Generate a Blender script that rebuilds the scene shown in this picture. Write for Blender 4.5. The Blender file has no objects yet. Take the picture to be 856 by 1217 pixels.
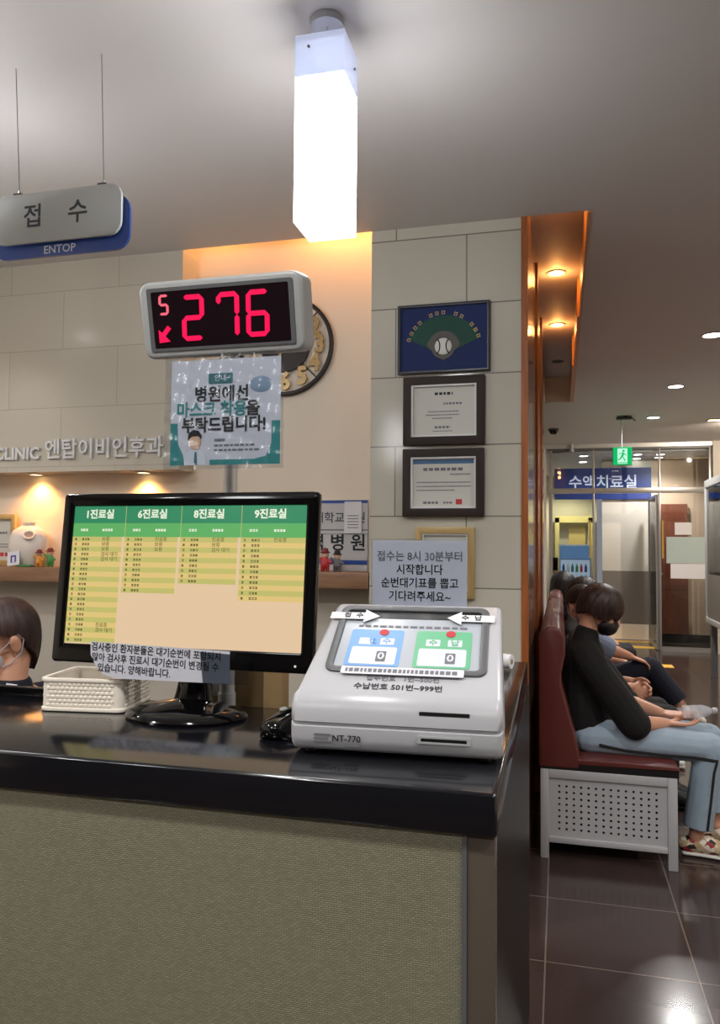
import bpy, bmesh, math, random
from mathutils import Vector, Matrix, Quaternion
random.seed(7)
sc = bpy.context.scene
COL = sc.collection
R = math.radians
V = Vector

# ------------------------------------------------------------------ camera, world, exposure
cam = bpy.data.cameras.new('camera')
cam.sensor_fit = 'HORIZONTAL'; cam.sensor_width = 36.0
cam.lens = 36.0 * 917.5 / 856.0
cam.clip_start = 0.05
co = bpy.data.objects.new('camera', cam); COL.objects.link(co)
YAW, PITCH, ROLL = 0.254357, 0.0428214, 0.0079048
fw = V((-math.sin(YAW)*math.cos(PITCH), math.cos(YAW)*math.cos(PITCH), math.sin(PITCH)))
rt0 = V((math.cos(YAW), math.sin(YAW), 0)); up0 = rt0.cross(fw)
rt = math.cos(ROLL)*rt0 + math.sin(ROLL)*up0
up = -math.sin(ROLL)*rt0 + math.cos(ROLL)*up0
m = Matrix((rt, up, -fw)).transposed().to_4x4(); m.translation = V((0, 0, 1.41))
co.matrix_world = m
sc.camera = co
w = bpy.data.worlds.new('world'); sc.world = w; w.use_nodes = True
w.node_tree.nodes['Background'].inputs[0].default_value = (0.8, 0.85, 0.95, 1)
w.node_tree.nodes['Background'].inputs[1].default_value = 0.25
sc.view_settings.view_transform = 'Standard'; sc.view_settings.look = 'None'
sc.view_settings.exposure = 0.0; sc.view_settings.gamma = 1.0
sc.view_settings.use_curve_mapping = False
LOBBY_W, CORR_W, WARM_W, PEND_E = 78.0, 120.0, 2.3, 18.0
COOL = (1.0, 0.97, 0.94); WARM = (1.0, 0.44, 0.12)

# ------------------------------------------------------------------ materials
def lin(c):
    return tuple(((v/255)/12.92 if v/255 <= .04045 else ((v/255+.055)/1.055)**2.4) for v in c)
def mat(name, rgb, rough=.5, metal=0., emit=None, es=1., trans=0., alpha=1., coat=0., spec=.5, noise=0., nscale=20., bump=0.):
    m = bpy.data.materials.new(name); m.use_nodes = True
    nt = m.node_tree; b = nt.nodes['Principled BSDF']
    c = (*lin(rgb), 1)
    b.inputs['Base Color'].default_value = c
    b.inputs['Roughness'].default_value = rough; b.inputs['Metallic'].default_value = metal
    b.inputs['Specular IOR Level'].default_value = spec
    b.inputs['Coat Weight'].default_value = coat; b.inputs['Coat Roughness'].default_value = .05
    b.inputs['Transmission Weight'].default_value = trans; b.inputs['Alpha'].default_value = alpha
    if emit:
        b.inputs['Emission Color'].default_value = (*lin(emit), 1); b.inputs['Emission Strength'].default_value = es
    if noise or bump:
        tc = nt.nodes.new('ShaderNodeTexCoord'); n = nt.nodes.new('ShaderNodeTexNoise')
        n.inputs['Scale'].default_value = nscale; n.inputs['Detail'].default_value = 5
        nt.links.new(tc.outputs['Object'], n.inputs['Vector'])
        if noise:
            mx = nt.nodes.new('ShaderNodeMix'); mx.data_type = 'RGBA'
            mx.inputs[6].default_value = tuple(v*(1-noise) for v in c[:3])+(1,)
            mx.inputs[7].default_value = tuple(min(1, v*(1+noise)) for v in c[:3])+(1,)
            nt.links.new(n.outputs['Fac'], mx.inputs[0]); nt.links.new(mx.outputs[2], b.inputs['Base Color'])
        if bump:
            bp = nt.nodes.new('ShaderNodeBump'); bp.inputs['Strength'].default_value = bump; bp.inputs['Distance'].default_value = .005
            nt.links.new(n.outputs['Fac'], bp.inputs['Height']); nt.links.new(bp.outputs[0], b.inputs['Normal'])
    return m
def tile_mat(name, rgb, grout, bw, bh, off, loc, axes, rough, mortar=.003, var=.04, spec=.5):
    m = mat(name, rgb, rough, spec=spec); nt = m.node_tree; b = nt.nodes['Principled BSDF']
    g = nt.nodes.new('ShaderNodeNewGeometry'); sp = nt.nodes.new('ShaderNodeSeparateXYZ'); cb = nt.nodes.new('ShaderNodeCombineXYZ')
    nt.links.new(g.outputs['Position'], sp.inputs[0])
    for i, a in enumerate(axes):
        ad = nt.nodes.new('ShaderNodeMath'); ad.operation = 'ADD'; ad.inputs[1].default_value = loc[i]
        nt.links.new(sp.outputs['XYZ'.index(a)], ad.inputs[0]); nt.links.new(ad.outputs[0], cb.inputs[i])
    br = nt.nodes.new('ShaderNodeTexBrick'); br.offset = off; br.squash = 1
    br.inputs['Scale'].default_value = 1; br.inputs['Brick Width'].default_value = bw; br.inputs['Row Height'].default_value = bh
    br.inputs['Mortar Size'].default_value = mortar; br.inputs['Mortar Smooth'].default_value = .1; br.inputs['Bias'].default_value = 0
    c = lin(rgb)
    br.inputs['Color1'].default_value = tuple(v*(1-var) for v in c)+(1,); br.inputs['Color2'].default_value = tuple(v*(1+var) for v in c)+(1,)
    br.inputs['Mortar'].default_value = (*lin(grout), 1)
    nt.links.new(cb.outputs[0], br.inputs['Vector']); nt.links.new(br.outputs['Color'], b.inputs['Base Color'])
    return m
def wood_mat(name, a, c2, rough, stretch=(8, 8, .7), coat=0.):
    m = mat(name, a, rough, coat=coat); nt = m.node_tree; b = nt.nodes['Principled BSDF']
    tc = nt.nodes.new('ShaderNodeTexCoord'); mp = nt.nodes.new('ShaderNodeMapping'); n = nt.nodes.new('ShaderNodeTexNoise')
    mp.inputs['Scale'].default_value = stretch; n.inputs['Scale'].default_value = 6; n.inputs['Detail'].default_value = 6; n.inputs['Distortion'].default_value = .6
    cr = nt.nodes.new('ShaderNodeValToRGB'); cr.color_ramp.elements[0].position = .35; cr.color_ramp.elements[1].position = .68
    cr.color_ramp.elements[0].color = (*lin(a), 1); cr.color_ramp.elements[1].color = (*lin(c2), 1)
    nt.links.new(tc.outputs['Object'], mp.inputs[0]); nt.links.new(mp.outputs[0], n.inputs[0]); nt.links.new(n.outputs['Fac'], cr.inputs[0]); nt.links.new(cr.outputs[0], b.inputs['Base Color'])
    return m
def glass_mat(name, tint=(242, 245, 244), refl=.12, rough=.02):
    m = bpy.data.materials.new(name); m.use_nodes = True; nt = m.node_tree; nt.nodes.clear()
    o = nt.nodes.new('ShaderNodeOutputMaterial'); t = nt.nodes.new('ShaderNodeBsdfTransparent'); g = nt.nodes.new('ShaderNodeBsdfGlossy')
    fr = nt.nodes.new('ShaderNodeFresnel'); fr.inputs[0].default_value = 1.45; mx = nt.nodes.new('ShaderNodeMixShader')
    t.inputs[0].default_value = (*lin(tint), 1); g.inputs[0].default_value = (refl*7, refl*7, refl*7, 1) if refl*7 < 1 else (1, 1, 1, 1); g.inputs['Roughness'].default_value = rough
    nt.links.new(fr.outputs[0], mx.inputs[0]); nt.links.new(t.outputs[0], mx.inputs[1]); nt.links.new(g.outputs[0], mx.inputs[2]); nt.links.new(mx.outputs[0], o.inputs[0])
    return m
def weave_mat(name, a, b_, freq=230.):
    m = mat(name, a, .45, coat=.35); nt = m.node_tree; b = nt.nodes['Principled BSDF']
    tc = nt.nodes.new('ShaderNodeNewGeometry'); sp = nt.nodes.new('ShaderNodeSeparateXYZ'); nt.links.new(tc.outputs['Position'], sp.inputs[0])
    br = nt.nodes.new('ShaderNodeTexBrick'); br.inputs['Scale'].default_value = 1; br.inputs['Brick Width'].default_value = .0085; br.inputs['Row Height'].default_value = .0032
    br.inputs['Mortar Size'].default_value = .0008; br.inputs['Mortar Smooth'].default_value = .5
    nz = nt.nodes.new('ShaderNodeTexNoise'); nz.inputs['Scale'].default_value = 55; nt.links.new(tc.outputs['Position'], nz.inputs['Vector'])
    cb = nt.nodes.new('ShaderNodeCombineXYZ'); ad = nt.nodes.new('ShaderNodeMath'); ad.operation = 'MULTIPLY_ADD'; ad.inputs[1].default_value = .006
    nt.links.new(nz.outputs['Fac'], ad.inputs[0]); nt.links.new(sp.outputs[0], ad.inputs[2]); nt.links.new(ad.outputs[0], cb.inputs[0]); nt.links.new(sp.outputs[2], cb.inputs[1])
    nt.links.new(cb.outputs[0], br.inputs['Vector'])
    br.inputs['Color1'].default_value = (*lin(a), 1); br.inputs['Color2'].default_value = (*lin(b_), 1); br.inputs['Mortar'].default_value = tuple(v*.5 for v in lin(a))+(1,)
    nt.links.new(br.outputs['Color'], b.inputs['Base Color'])
    bp = nt.nodes.new('ShaderNodeBump'); bp.inputs['Strength'].default_value = .35; bp.inputs['Distance'].default_value = .002; bp.invert = True
    nt.links.new(br.outputs['Fac'], bp.inputs['Height']); nt.links.new(bp.outputs[0], b.inputs['Normal'])
    return m
def cell_mat(name, cols, scale):
    m = mat(name, cols[0], .6); nt = m.node_tree; b = nt.nodes['Principled BSDF']
    tc = nt.nodes.new('ShaderNodeTexCoord'); v = nt.nodes.new('ShaderNodeTexVoronoi'); v.inputs['Scale'].default_value = scale
    sp = nt.nodes.new('ShaderNodeSeparateColor'); cr = nt.nodes.new('ShaderNodeValToRGB'); cr.color_ramp.interpolation = 'CONSTANT'
    nt.links.new(tc.outputs['Object'], v.inputs['Vector']); nt.links.new(v.outputs['Color'], sp.inputs[0]); nt.links.new(sp.outputs[0], cr.inputs[0]); nt.links.new(cr.outputs[0], b.inputs['Base Color'])
    e = cr.color_ramp.elements
    while len(e) < len(cols): e.new(0.5)
    for i, c in enumerate(cols): e[i].position = i/len(cols); e[i].color = (*lin(c), 1)
    return m
def flat(name, rgb, es=1.):      # things that give off light
    return mat(name, (0, 0, 0), .3, emit=rgb, es=es)

CEIL = mat('ceiling_paint', (206, 203, 202), .6, noise=.015, nscale=3)
COVE = mat('cove_paint', (200, 180, 160), .6)
TILE = tile_mat('pillar_tile', (198, 194, 180), (128, 124, 114), .64, .314, .5, (.40, -1.54), 'XZ', .13)
TILE_B = tile_mat('bulkhead_tile', (196, 190, 176), (168, 163, 150), .63, .30, .5, (2.14, -1.796), 'XZ', .13, mortar=.002)
CREAM = mat('cream_wall_paint', (230, 217, 198), .55, noise=.02, nscale=4)
GREYW = mat('grey_wall_paint', (196, 190, 178), .55, noise=.03, nscale=5)
WOODR = wood_mat('red_brown_veneer', (112, 72, 52), (150, 100, 72), .25, coat=.5)
WOODT = wood_mat('orange_wood_trim', (150, 84, 40), (176, 104, 54), .35)
SLOTW = wood_mat('pale_orange_wood', (196, 132, 78), (214, 152, 96), .4)
SHELFW = wood_mat('brown_shelf_wood', (132, 98, 74), (156, 120, 92), .4, (.8, 8, 8))
FLOOR = tile_mat('dark_floor_tile', (62, 50, 47), (112, 100, 94), .489, .497, 0., (.055, .218), 'XY', .16, mortar=.0028, var=.06)
FLOOR2 = mat('pale_floor', (176, 166, 148), .3)
GRANITE = mat('black_stone_top', (16, 17, 22), .13, noise=.3, nscale=400, spec=.8)
WEAVE = weave_mat('olive_weave_panel', (146, 144, 120), (128, 127, 106))
MIRRORD = mat('dark_reflective_panel', (82, 74, 66), .2)
BLACKG = mat('gloss_black_plastic', (8, 8, 9), .08)
BLACKM = mat('matt_black_plastic', (16, 16, 17), .45)
BLACKS = mat('black_laminate', (9, 9, 11), .35, spec=.25)
GREYP = mat('silver_grey_plastic', (164, 167, 167), .38)
GREYD = mat('dark_grey_plastic', (92, 94, 96), .4)
WHITEP = mat('white_plastic', (180, 181, 186), .28)
WHITEB = mat('ivory_plastic', (236, 228, 214), .45)
PAPER = mat('white_paper', (222, 222, 226), .6)
PAPERB = mat('bluish_paper', (200, 201, 211), .5)
INK = mat('black_ink', (22, 22, 26), .6)
GREYINK = mat('grey_ink', (110, 110, 118), .6)
STEEL = mat('brushed_steel', (176, 176, 174), .32, metal=.6)
STEELL = mat('pale_aluminium', (200, 200, 198), .4, metal=.5)
BLUEP = mat('blue_acrylic', (52, 82, 160), .3)
SIGNW = mat('pale_acrylic', (196, 200, 198), .35)
SIGNT = mat('dark_sign_text', (64, 68, 76), .5)
LETTER = mat('silver_letter', (216, 218, 222), .3, metal=.2)
MAROON = mat('maroon_leatherette', (92, 42, 38), .36, noise=.08, nscale=60, bump=.08, coat=.2)
BENCHG = mat('grey_enamel', (174, 175, 178), .42)
SKIN = mat('skin', (206, 152, 124), .5, noise=.04, nscale=30)
def hair_mat(name, a, c2):
    m = wood_mat(name, a, c2, .5, (9, 9, .9)); nt = m.node_tree; b = nt.nodes['Principled BSDF']; n = [x for x in nt.nodes if x.type == 'TEX_NOISE'][0]
    n.inputs['Distortion'].default_value = .3; bp = nt.nodes.new('ShaderNodeBump'); bp.inputs['Strength'].default_value = .7; bp.inputs['Distance'].default_value = .006
    nt.links.new(n.outputs['Fac'], bp.inputs['Height']); nt.links.new(bp.outputs[0], b.inputs['Normal']); return m
HAIRB = hair_mat('dark_brown_hair', (30, 17, 15), (66, 40, 33)); HAIRK = hair_mat('black_hair', (9, 9, 10), (28, 26, 27))
BLACKC = mat('black_cotton', (15, 13, 13), .9, noise=.2, nscale=40, bump=.25)
GREYC = mat('grey_cotton', (120, 120, 122), .85, noise=.15, nscale=40)
BLUEC = mat('pale_blue_cotton', (120, 132, 156), .85, noise=.1, nscale=40)
DENIM = mat('pale_denim', (150, 168, 184), .8, noise=.16, nscale=14, bump=.35)
NAVYC = mat('navy_cotton', (18, 22, 38), .85, noise=.15, nscale=30)
CHARC = mat('charcoal_cotton', (30, 29, 30), .85, noise=.15, nscale=30)
EYEW = mat('eye_white', (235, 232, 228), .2); IRIS = mat('dark_iris', (22, 14, 10), .15)
LIP = mat('lip', (176, 96, 90), .45)
GOLDF = mat('pale_gold_frame', (186, 160, 108), .35, metal=.2)
DARKF = mat('dark_brown_frame', (52, 43, 40), .55, spec=.25)
WHITEF = mat('white_fillet', (222, 224, 224), .4)
CERT = mat('certificate_paper', (206, 206, 198), .55)
NAVY = mat('navy_plaque', (34, 48, 96), .6, spec=.2)
GREENF = mat('green_field', (42, 80, 70), .6, spec=.2)
DIRT = mat('brown_infield', (64, 58, 52), .45)
GOLD = mat('gold_leaf', (168, 140, 92), .35, metal=.4)
REDINK = mat('red_ink', (190, 50, 56), .5)
BRONZE = mat('dark_bronze', (40, 34, 32), .4, metal=.5)
TEAL = mat('teal_print', (44, 132, 132), .5); TEALD = mat('dark_teal_print', (36, 104, 112), .5)
GLASS = glass_mat('clear_glass'); FILM = glass_mat('clear_plastic_film', (228, 232, 236), .14, .16)
PETG = mat('clear_bottle_plastic', (224, 228, 236), .12, alpha=.42)
FROST = mat('frosted_glass', (196, 214, 212), .5, alpha=.72)
FROSTD = mat('grey_frosted_film', (120, 112, 104), .4)
CHINA = mat('white_china', (232, 222, 212), .25)
YELLOW = mat('yellow_floor_tape', (240, 190, 84), .5)
KRAFT = mat('kraft_board', (150, 124, 84), .7)
ORANGE = mat('orange_figurine', (226, 150, 50), .4); GREENP = mat('green_figurine', (70, 140, 74), .4); REDP = mat('red_figurine', (186, 48, 50), .4)
DKRED = mat('dark_red_paint', (112, 30, 26), .4); PURPLE = mat('purple_ink', (84, 56, 150), .5)
BEIGE = mat('beige_skin_paint', (214, 176, 146), .5)
BTNB = mat('blue_button_print', (110, 158, 216), .35); BTNG = mat('green_button_print', (104, 178, 136), .35); BTNW = mat('pale_button_print', (206, 212, 220), .35)
BRASSL = mat('polished_brass', (220, 190, 100), .3, metal=.7)
SHOEW = mat('white_shoe', (222, 220, 214), .5); FLORAL = cell_mat('floral_fabric', [(214, 204, 178), (196, 178, 148), (150, 42, 46), (232, 222, 204), (36, 30, 28), (186, 160, 126)], 48)
SHOEB = mat('black_shoe', (22, 22, 24), .5)

# ------------------------------------------------------------------ mesh helpers
def frame(o, x, y):
    x = V(x).normalized(); y = V(y); y = (y - x*y.dot(x)).normalized(); z = x.cross(y)
    m = Matrix((x, y, z)).transposed().to_4x4(); m.translation = V(o); return m
def facing(x, y, z):            # text / flat graphics facing the lobby (towards -Y)
    return frame((x, y, z), (1, 0, 0), (0, 0, 1))
class MB:
    def __init__(s, T=None):
        s.bm = bmesh.new(); s.mats = []; s.T = T
    def mi(s, m):
        if m not in s.mats: s.mats.append(m)
        return s.mats.index(m)
    def _add(s, verts, faces, m, M=None):
        i = s.mi(m)
        vs = [s.bm.verts.new(M @ V(v) if M is not None else V(v)) for v in verts]
        for f in faces:
            try:
                fc = s.bm.faces.new([vs[k] for k in f]); fc.material_index = i
            except ValueError: pass
        return s
    def box(s, a, b, m, M=None):
        (x0, y0, z0), (x1, y1, z1) = a, b
        vs = [(x, y, z) for x in (x0, x1) for y in (y0, y1) for z in (z0, z1)]
        return s._add(vs, [(0, 1, 3, 2), (4, 6, 7, 5), (0, 4, 5, 1), (2, 3, 7, 6), (0, 2, 6, 4), (1, 5, 7, 3)], m, M)
    def prism(s, poly, d0, d1, m, M=None):      # polygon in local xy, extruded in local z
        n = len(poly)
        vs = [(x, y, d0) for x, y in poly] + [(x, y, d1) for x, y in poly]
        fs = [tuple(range(n))[::-1], tuple(range(n, 2*n))] + [(i, (i+1) % n, n+(i+1) % n, n+i) for i in range(n)]
        return s._add(vs, fs, m, M)
    def rrect(s, x0, y0, x1, y1, r, d0, d1, m, M=None, n=5):
        return s.prism(rr(x0, y0, x1, y1, r, n), d0, d1, m, M)
    def ring(s, outer, inner, d0, d1, m, M=None):  # two polygons with the same count
        n = len(outer)
        vs = [(x, y, d) for d in (d0, d1) for p in (outer, inner) for x, y in p]
        fs = []
        for i in range(n):
            j = (i+1) % n
            fs += [(i, j, n+j, n+i), (2*n+i, 3*n+i, 3*n+j, 2*n+j), (i, 2*n+i, 2*n+j, j), (n+i, n+j, 3*n+j, 3*n+i)]
        return s._add(vs, fs, m, M)
    def tube(s, pts, r, m, n=10, M=None, side=None):
        pts = [V(p) for p in pts]; k = len(pts)
        rs = r if isinstance(r, (list, tuple)) else [r]*k
        vs = []; prev = None
        for i in range(k):
            t = (pts[min(i+1, k-1)] - pts[max(i-1, 0)]).normalized()
            if prev is None:
                a = V(side) if side else (V((0, 0, 1)) if abs(t.z) < .9 else V((1, 0, 0)))
            else: a = prev
            a = (a - t*a.dot(t)).normalized(); b = t.cross(a); prev = a
            ra, rb = rs[i] if isinstance(rs[i], tuple) else (rs[i], rs[i])
            vs += [pts[i] + a*math.cos(2*math.pi*j/n)*ra + b*math.sin(2*math.pi*j/n)*rb for j in range(n)]
        fs = [tuple(range(n))[::-1], tuple(range((k-1)*n, k*n))]
        for i in range(k-1):
            for j in range(n): fs.append((i*n+j, i*n+(j+1) % n, (i+1)*n+(j+1) % n, (i+1)*n+j))
        return s._add(vs, fs, m, M)
    def lathe(s, prof, m, c=(0, 0, 0), n=32, sx=1., sy=1., M=None):  # (r, z) profile, closed at both ends
        vs = []; k = len(prof)
        for r, z in prof: vs += [(c[0]+sx*r*math.cos(2*math.pi*j/n), c[1]+sy*r*math.sin(2*math.pi*j/n), c[2]+z) for j in range(n)]
        fs = [tuple(range(n))[::-1], tuple(range((k-1)*n, k*n))]
        for i in range(k-1):
            for j in range(n): fs.append((i*n+j, i*n+(j+1) % n, (i+1)*n+(j+1) % n, (i+1)*n+j))
        return s._add(vs, fs, m, M)
    def ball(s, c, r, m, M=None, n=14):
        rx, ry, rz = r if isinstance(r, tuple) else (r, r, r); k = n//2
        vs = [V(c)+V((0, 0, -rz))]
        for i in range(1, k):
            a = -math.pi/2 + math.pi*i/k
            vs += [V(c)+V((rx*math.cos(a)*math.cos(2*math.pi*j/n), ry*math.cos(a)*math.sin(2*math.pi*j/n), rz*math.sin(a))) for j in range(n)]
        vs.append(V(c)+V((0, 0, rz))); L = len(vs)-1
        fs = [(0, 1+(j+1) % n, 1+j) for j in range(n)] + [(L, L-n+j, L-n+(j+1) % n) for j in range(n)]
        for i in range(k-2):
            for j in range(n): fs.append((1+i*n+j, 1+i*n+(j+1) % n, 1+(i+1)*n+(j+1) % n, 1+(i+1)*n+j))
        return s._add(vs, fs, m, M)
    def cap(s, pts, rads, m, side=(0, 1, 0), n=14, M=None):   # tapered limb with round ends, for remeshing
        pts = [V(p) for p in pts]; rads = [r if isinstance(r, tuple) else (r, r) for r in rads]
        P = []; Q = []
        for i in range(len(pts)-1):
            p0 = pts[max(i-1, 0)]; p1 = pts[i]; p2 = pts[i+1]; p3 = pts[min(i+2, len(pts)-1)]
            for q in range(5):
                t = q/5
                P.append(.5*((2*p1)+(p2-p0)*t+(2*p0-5*p1+4*p2-p3)*t*t+(3*p1-p0-3*p2+p3)*t**3))
                Q.append(tuple(rads[i][a]*(1-t)+rads[i+1][a]*t for a in (0, 1)))
        P.append(pts[-1]); Q.append(rads[-1])
        d0 = (P[0]-P[1]).normalized(); d1 = (P[-1]-P[-2]).normalized()
        A = []; B = []
        for q in (3, 2, 1):
            a = q/3.3*math.pi/2; c = math.cos(a); z = math.sin(a)
            A.append((P[0]+d0*min(Q[0])*z, tuple(v*c for v in Q[0])))
        for q in (1, 2, 3):
            a = q/3.3*math.pi/2; c = math.cos(a); z = math.sin(a)
            B.append((P[-1]+d1*min(Q[-1])*z, tuple(v*c for v in Q[-1])))
        PP = [a for a, _ in A]+P+[b for b, _ in B]; QQ = [q for _, q in A]+Q+[q for _, q in B]
        vs = []; k = len(PP); sd = V(side)
        for i in range(k):
            t = (PP[min(i+1, k-1)]-PP[max(i-1, 0)]).normalized()
            b = (sd - t*sd.dot(t))
            b = b.normalized() if b.length > .05 else t.orthogonal().normalized()
            a = b.cross(t)
            vs += [PP[i]+a*math.cos(2*math.pi*j/n)*QQ[i][0]+b*math.sin(2*math.pi*j/n)*QQ[i][1] for j in range(n)]
        fs = [tuple(range(n))[::-1], tuple(range((k-1)*n, k*n))]
        for i in range(k-1):
            for j in range(n): fs.append((i*n+j, i*n+(j+1) % n, (i+1)*n+(j+1) % n, (i+1)*n+j))
        return s._add(vs, fs, m, M)
    def text(s, body, M, size, m, bold=0., depth=.0006, ax='CENTER', sx=1., sp=1.):
        c = bpy.data.curves.new('lettering', 'FONT'); c.body = body; c.size = size; c.align_x = ax; c.align_y = 'CENTER'
        c.offset = bold*size; c.extrude = depth/2; c.resolution_u = 2; c.space_character = sp
        o = bpy.data.objects.new('lettering', c); COL.objects.link(o)
        bpy.context.view_layer.update()
        me = bpy.data.meshes.new_from_object(o.evaluated_get(bpy.context.evaluated_depsgraph_get()))
        bpy.data.objects.remove(o); bpy.data.curves.remove(c)
        vs = [(v.co.x*sx, v.co.y, v.co.z) for v in me.vertices]; fs = [tuple(p.vertices) for p in me.polygons]
        bpy.data.meshes.remove(me)
        return s._add(vs, fs, m, M)
    def build(s, name, parent=None, bevel=0., smooth=True, remesh=0., sm=0, seg=2, angle=35, cuts=()):
        if s.T is not None: s.bm.transform(s.T)
        bmesh.ops.recalc_face_normals(s.bm, faces=s.bm.faces)
        me = bpy.data.meshes.new(name); s.bm.to_mesh(me); s.bm.free()
        for m in s.mats: me.materials.append(m)
        o = bpy.data.objects.new(name, me); COL.objects.link(o)
        if bevel or remesh:
            if remesh:
                md = o.modifiers.new('r', 'REMESH'); md.mode = 'VOXEL'; md.voxel_size = remesh
                if sm:
                    md = o.modifiers.new('s', 'SMOOTH'); md.factor = .5; md.iterations = sm
            if bevel:
                md = o.modifiers.new('b', 'BEVEL'); md.width = bevel; md.segments = seg; md.limit_method = 'ANGLE'; md.angle_limit = R(40)
            bpy.context.view_layer.update()
            me2 = bpy.data.meshes.new_from_object(o.evaluated_get(bpy.context.evaluated_depsgraph_get()))
            o.modifiers.clear(); o.data = me2; bpy.data.meshes.remove(me); me = me2; me.name = name
            if remesh:
                me.materials.clear()
                for m in s.mats: me.materials.append(m)
                for p in me.polygons: p.material_index = 0
        if cuts:                      # straight hems: slice and close the ends of sleeves and trouser legs
            bm = bmesh.new(); bm.from_mesh(me)
            for cc, nn, rad in cuts:
                cc = V(cc); fs = [f for f in bm.faces if (f.calc_center_median()-cc).length < rad]
                g = set(fs)
                for f in fs: g.update(f.edges); g.update(f.verts)
                r_ = bmesh.ops.bisect_plane(bm, geom=list(g), plane_co=cc, plane_no=V(nn), clear_outer=True)
                ed = [e for e in r_['geom_cut'] if isinstance(e, bmesh.types.BMEdge) and e.is_boundary]
                if ed: bmesh.ops.holes_fill(bm, edges=ed, sides=0)
            bm.to_mesh(me); bm.free()
        if smooth:
            for p in me.polygons: p.use_smooth = True
            if not remesh: me.set_sharp_from_angle(angle=R(angle))
        if me.vertices:
            n = len(me.vertices)
            c = V([(min(v.co[i] for v in me.vertices)+max(v.co[i] for v in me.vertices))/2 for i in range(3)])
            me.transform(Matrix.Translation(-c)); o.location = c
        if parent:
            o.parent = parent
            pw = V((0, 0, 0)); q = parent
            while q: pw += q.location; q = q.parent
            o.location = o.location - pw
        return o
def rr(x0, y0, x1, y1, r, n=5):
    P = []
    for cx, cy, a0 in ((x1-r, y0+r, -90), (x1-r, y1-r, 0), (x0+r, y1-r, 90), (x0+r, y0+r, 180)):
        for i in range(n+1):
            a = R(a0+90*i/n); P.append((cx+r*math.cos(a), cy+r*math.sin(a)))
    return P
def circ(r, n=32, cx=0., cy=0.): return [(cx+r*math.cos(2*math.pi*i/n), cy+r*math.sin(2*math.pi*i/n)) for i in range(n)]
def tag(o, label, cat, group=None):
    o['label'] = label; o['category'] = cat
    if group: o['group'] = group
    return o
def thing(name, label, cat, loc, group=None):
    o = bpy.data.objects.new(name, None); COL.objects.link(o); o.location = loc; o.empty_display_size = .05
    return tag(o, label, cat, group)
def struct(name, mb, **k):
    o = mb.build(name, **k); o['kind'] = 'structure'; return o
def point(name, loc, power, color, rad, parent):
    l = bpy.data.lights.new(name, 'POINT'); l.energy = power; l.color = color; l.shadow_soft_size = rad
    o = bpy.data.objects.new(name, l); COL.objects.link(o); o.parent = parent; o.location = V(loc)-parent.location
    return o
def spot(name, loc, power, color, size=150, blend=.6, rad=.05, parent=None, aim=(0, 0, -1)):
    l = bpy.data.lights.new(name, 'SPOT'); l.energy = power; l.color = color; l.spot_size = R(size); l.spot_blend = blend; l.shadow_soft_size = rad
    o = bpy.data.objects.new(name, l); COL.objects.link(o); o.location = loc
    o.rotation_euler = V(aim).to_track_quat('-Z', 'Y').to_euler()
    if parent:
        o.parent = parent; o.location = V(loc)-parent.location
    return o

# ------------------------------------------------------------------ the setting
CZ = 2.85
b = MB(); b.box((-3.6, -3.1, -.06), (3.3, 11.3, 0), FLOOR); struct('floor', b, smooth=False)
b = MB(); b.box((-.45, 11.3, -.06), (3.3, 15.2, 0), FLOOR); struct('floor_treatment', b, smooth=False)
b = MB()
b.box((-3.6, -3.1, CZ), (3.3, 3.39, CZ+.05), CEIL)                       # lobby and counter
b.box((.13, 3.39, CZ), (3.3, 11.3, CZ+.05), CEIL)                        # corridor
b.box((-.45, 7.9, CZ), (.13, 11.3, CZ+.05), CEIL)
b.box((-1.83, 3.385, CZ+.05), (-.83, 3.56, CZ+.42), CEIL) if False else None
b.box((.13, 3.40, CZ+.05), (.145, 7.9, 3.12), CEIL)
b.box((-.20, 3.37, 3.10), (.15, 7.92, 3.15), CEIL); b.box((-.14, 3.375, CZ+.05), (.13, 3.39, 3.10), CEIL); b.box((-.14, 7.9, CZ+.05), (.13, 7.915, 3.10), CEIL)
struct('ceiling', b, smooth=False)
b = MB(); b.box((-1.9, 3.33, 3.20), (-.80, 3.60, 3.24), COVE); b.box((-1.9, 3.345, CZ+.05), (-.80, 3.36, 3.20), COVE); struct('ceiling_cove', b, smooth=False)
b = MB()
for y0, y1, dx in ((3.40, 4.95, .0), (4.95, 6.3, -.012), (6.3, 7.9, -.024)):
    b.box((.118+dx, y0, CZ-.004), (.131, y1, 3.09), SLOTW)
struct('trim_1', b, smooth=False)
# wall behind the counter: recessed cream plane, grey below the shelf, tiled bulkhead, tiled pillar
b = MB(); b.box((-3.6, 3.54, 1.22), (-.80, 3.60, 3.24), CREAM); b.box((-3.6, 3.54, 0), (-.80, 3.60, 1.22), GREYW); struct('wall_back', b, smooth=False)
b = MB(); b.box((-3.6, 3.39, 1.77), (-1.79, 3.54, CZ), TILE_B); struct('wall_bulkhead', b, smooth=False)
b = MB(); b.box((-.835, 3.39, 0), (-.163, 3.60, CZ+.05), TILE); struct('wall_pillar', b, smooth=False)
b = MB(); b.box((-.163, 3.385, 0), (-.135, 3.44, CZ+.2), WOODT); struct('trim_2', b, smooth=False)
b = MB(); b.box((-.30, 3.44, 0), (-.140, 6.9, 3.1), WOODR); b.box((-.30, 6.9, CZ), (-.140, 7.93, 3.1), WOODR)
for y in (4.62, 5.75): b.box((-.15, y, 0), (-.126, y+.05, 3.09), WOODT)
struct('wall_corridor', b, smooth=False)
b = MB(); b.box((-.45, 6.9, 0), (-.275, 11.3, CZ+.2), GREYW); struct('wall_corridor_end', b, smooth=False)
b = MB(); b.box((-3.66, -3.1, 0), (-3.6, 3.6, CZ), CREAM); struct('wall_left', b, smooth=False)
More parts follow.
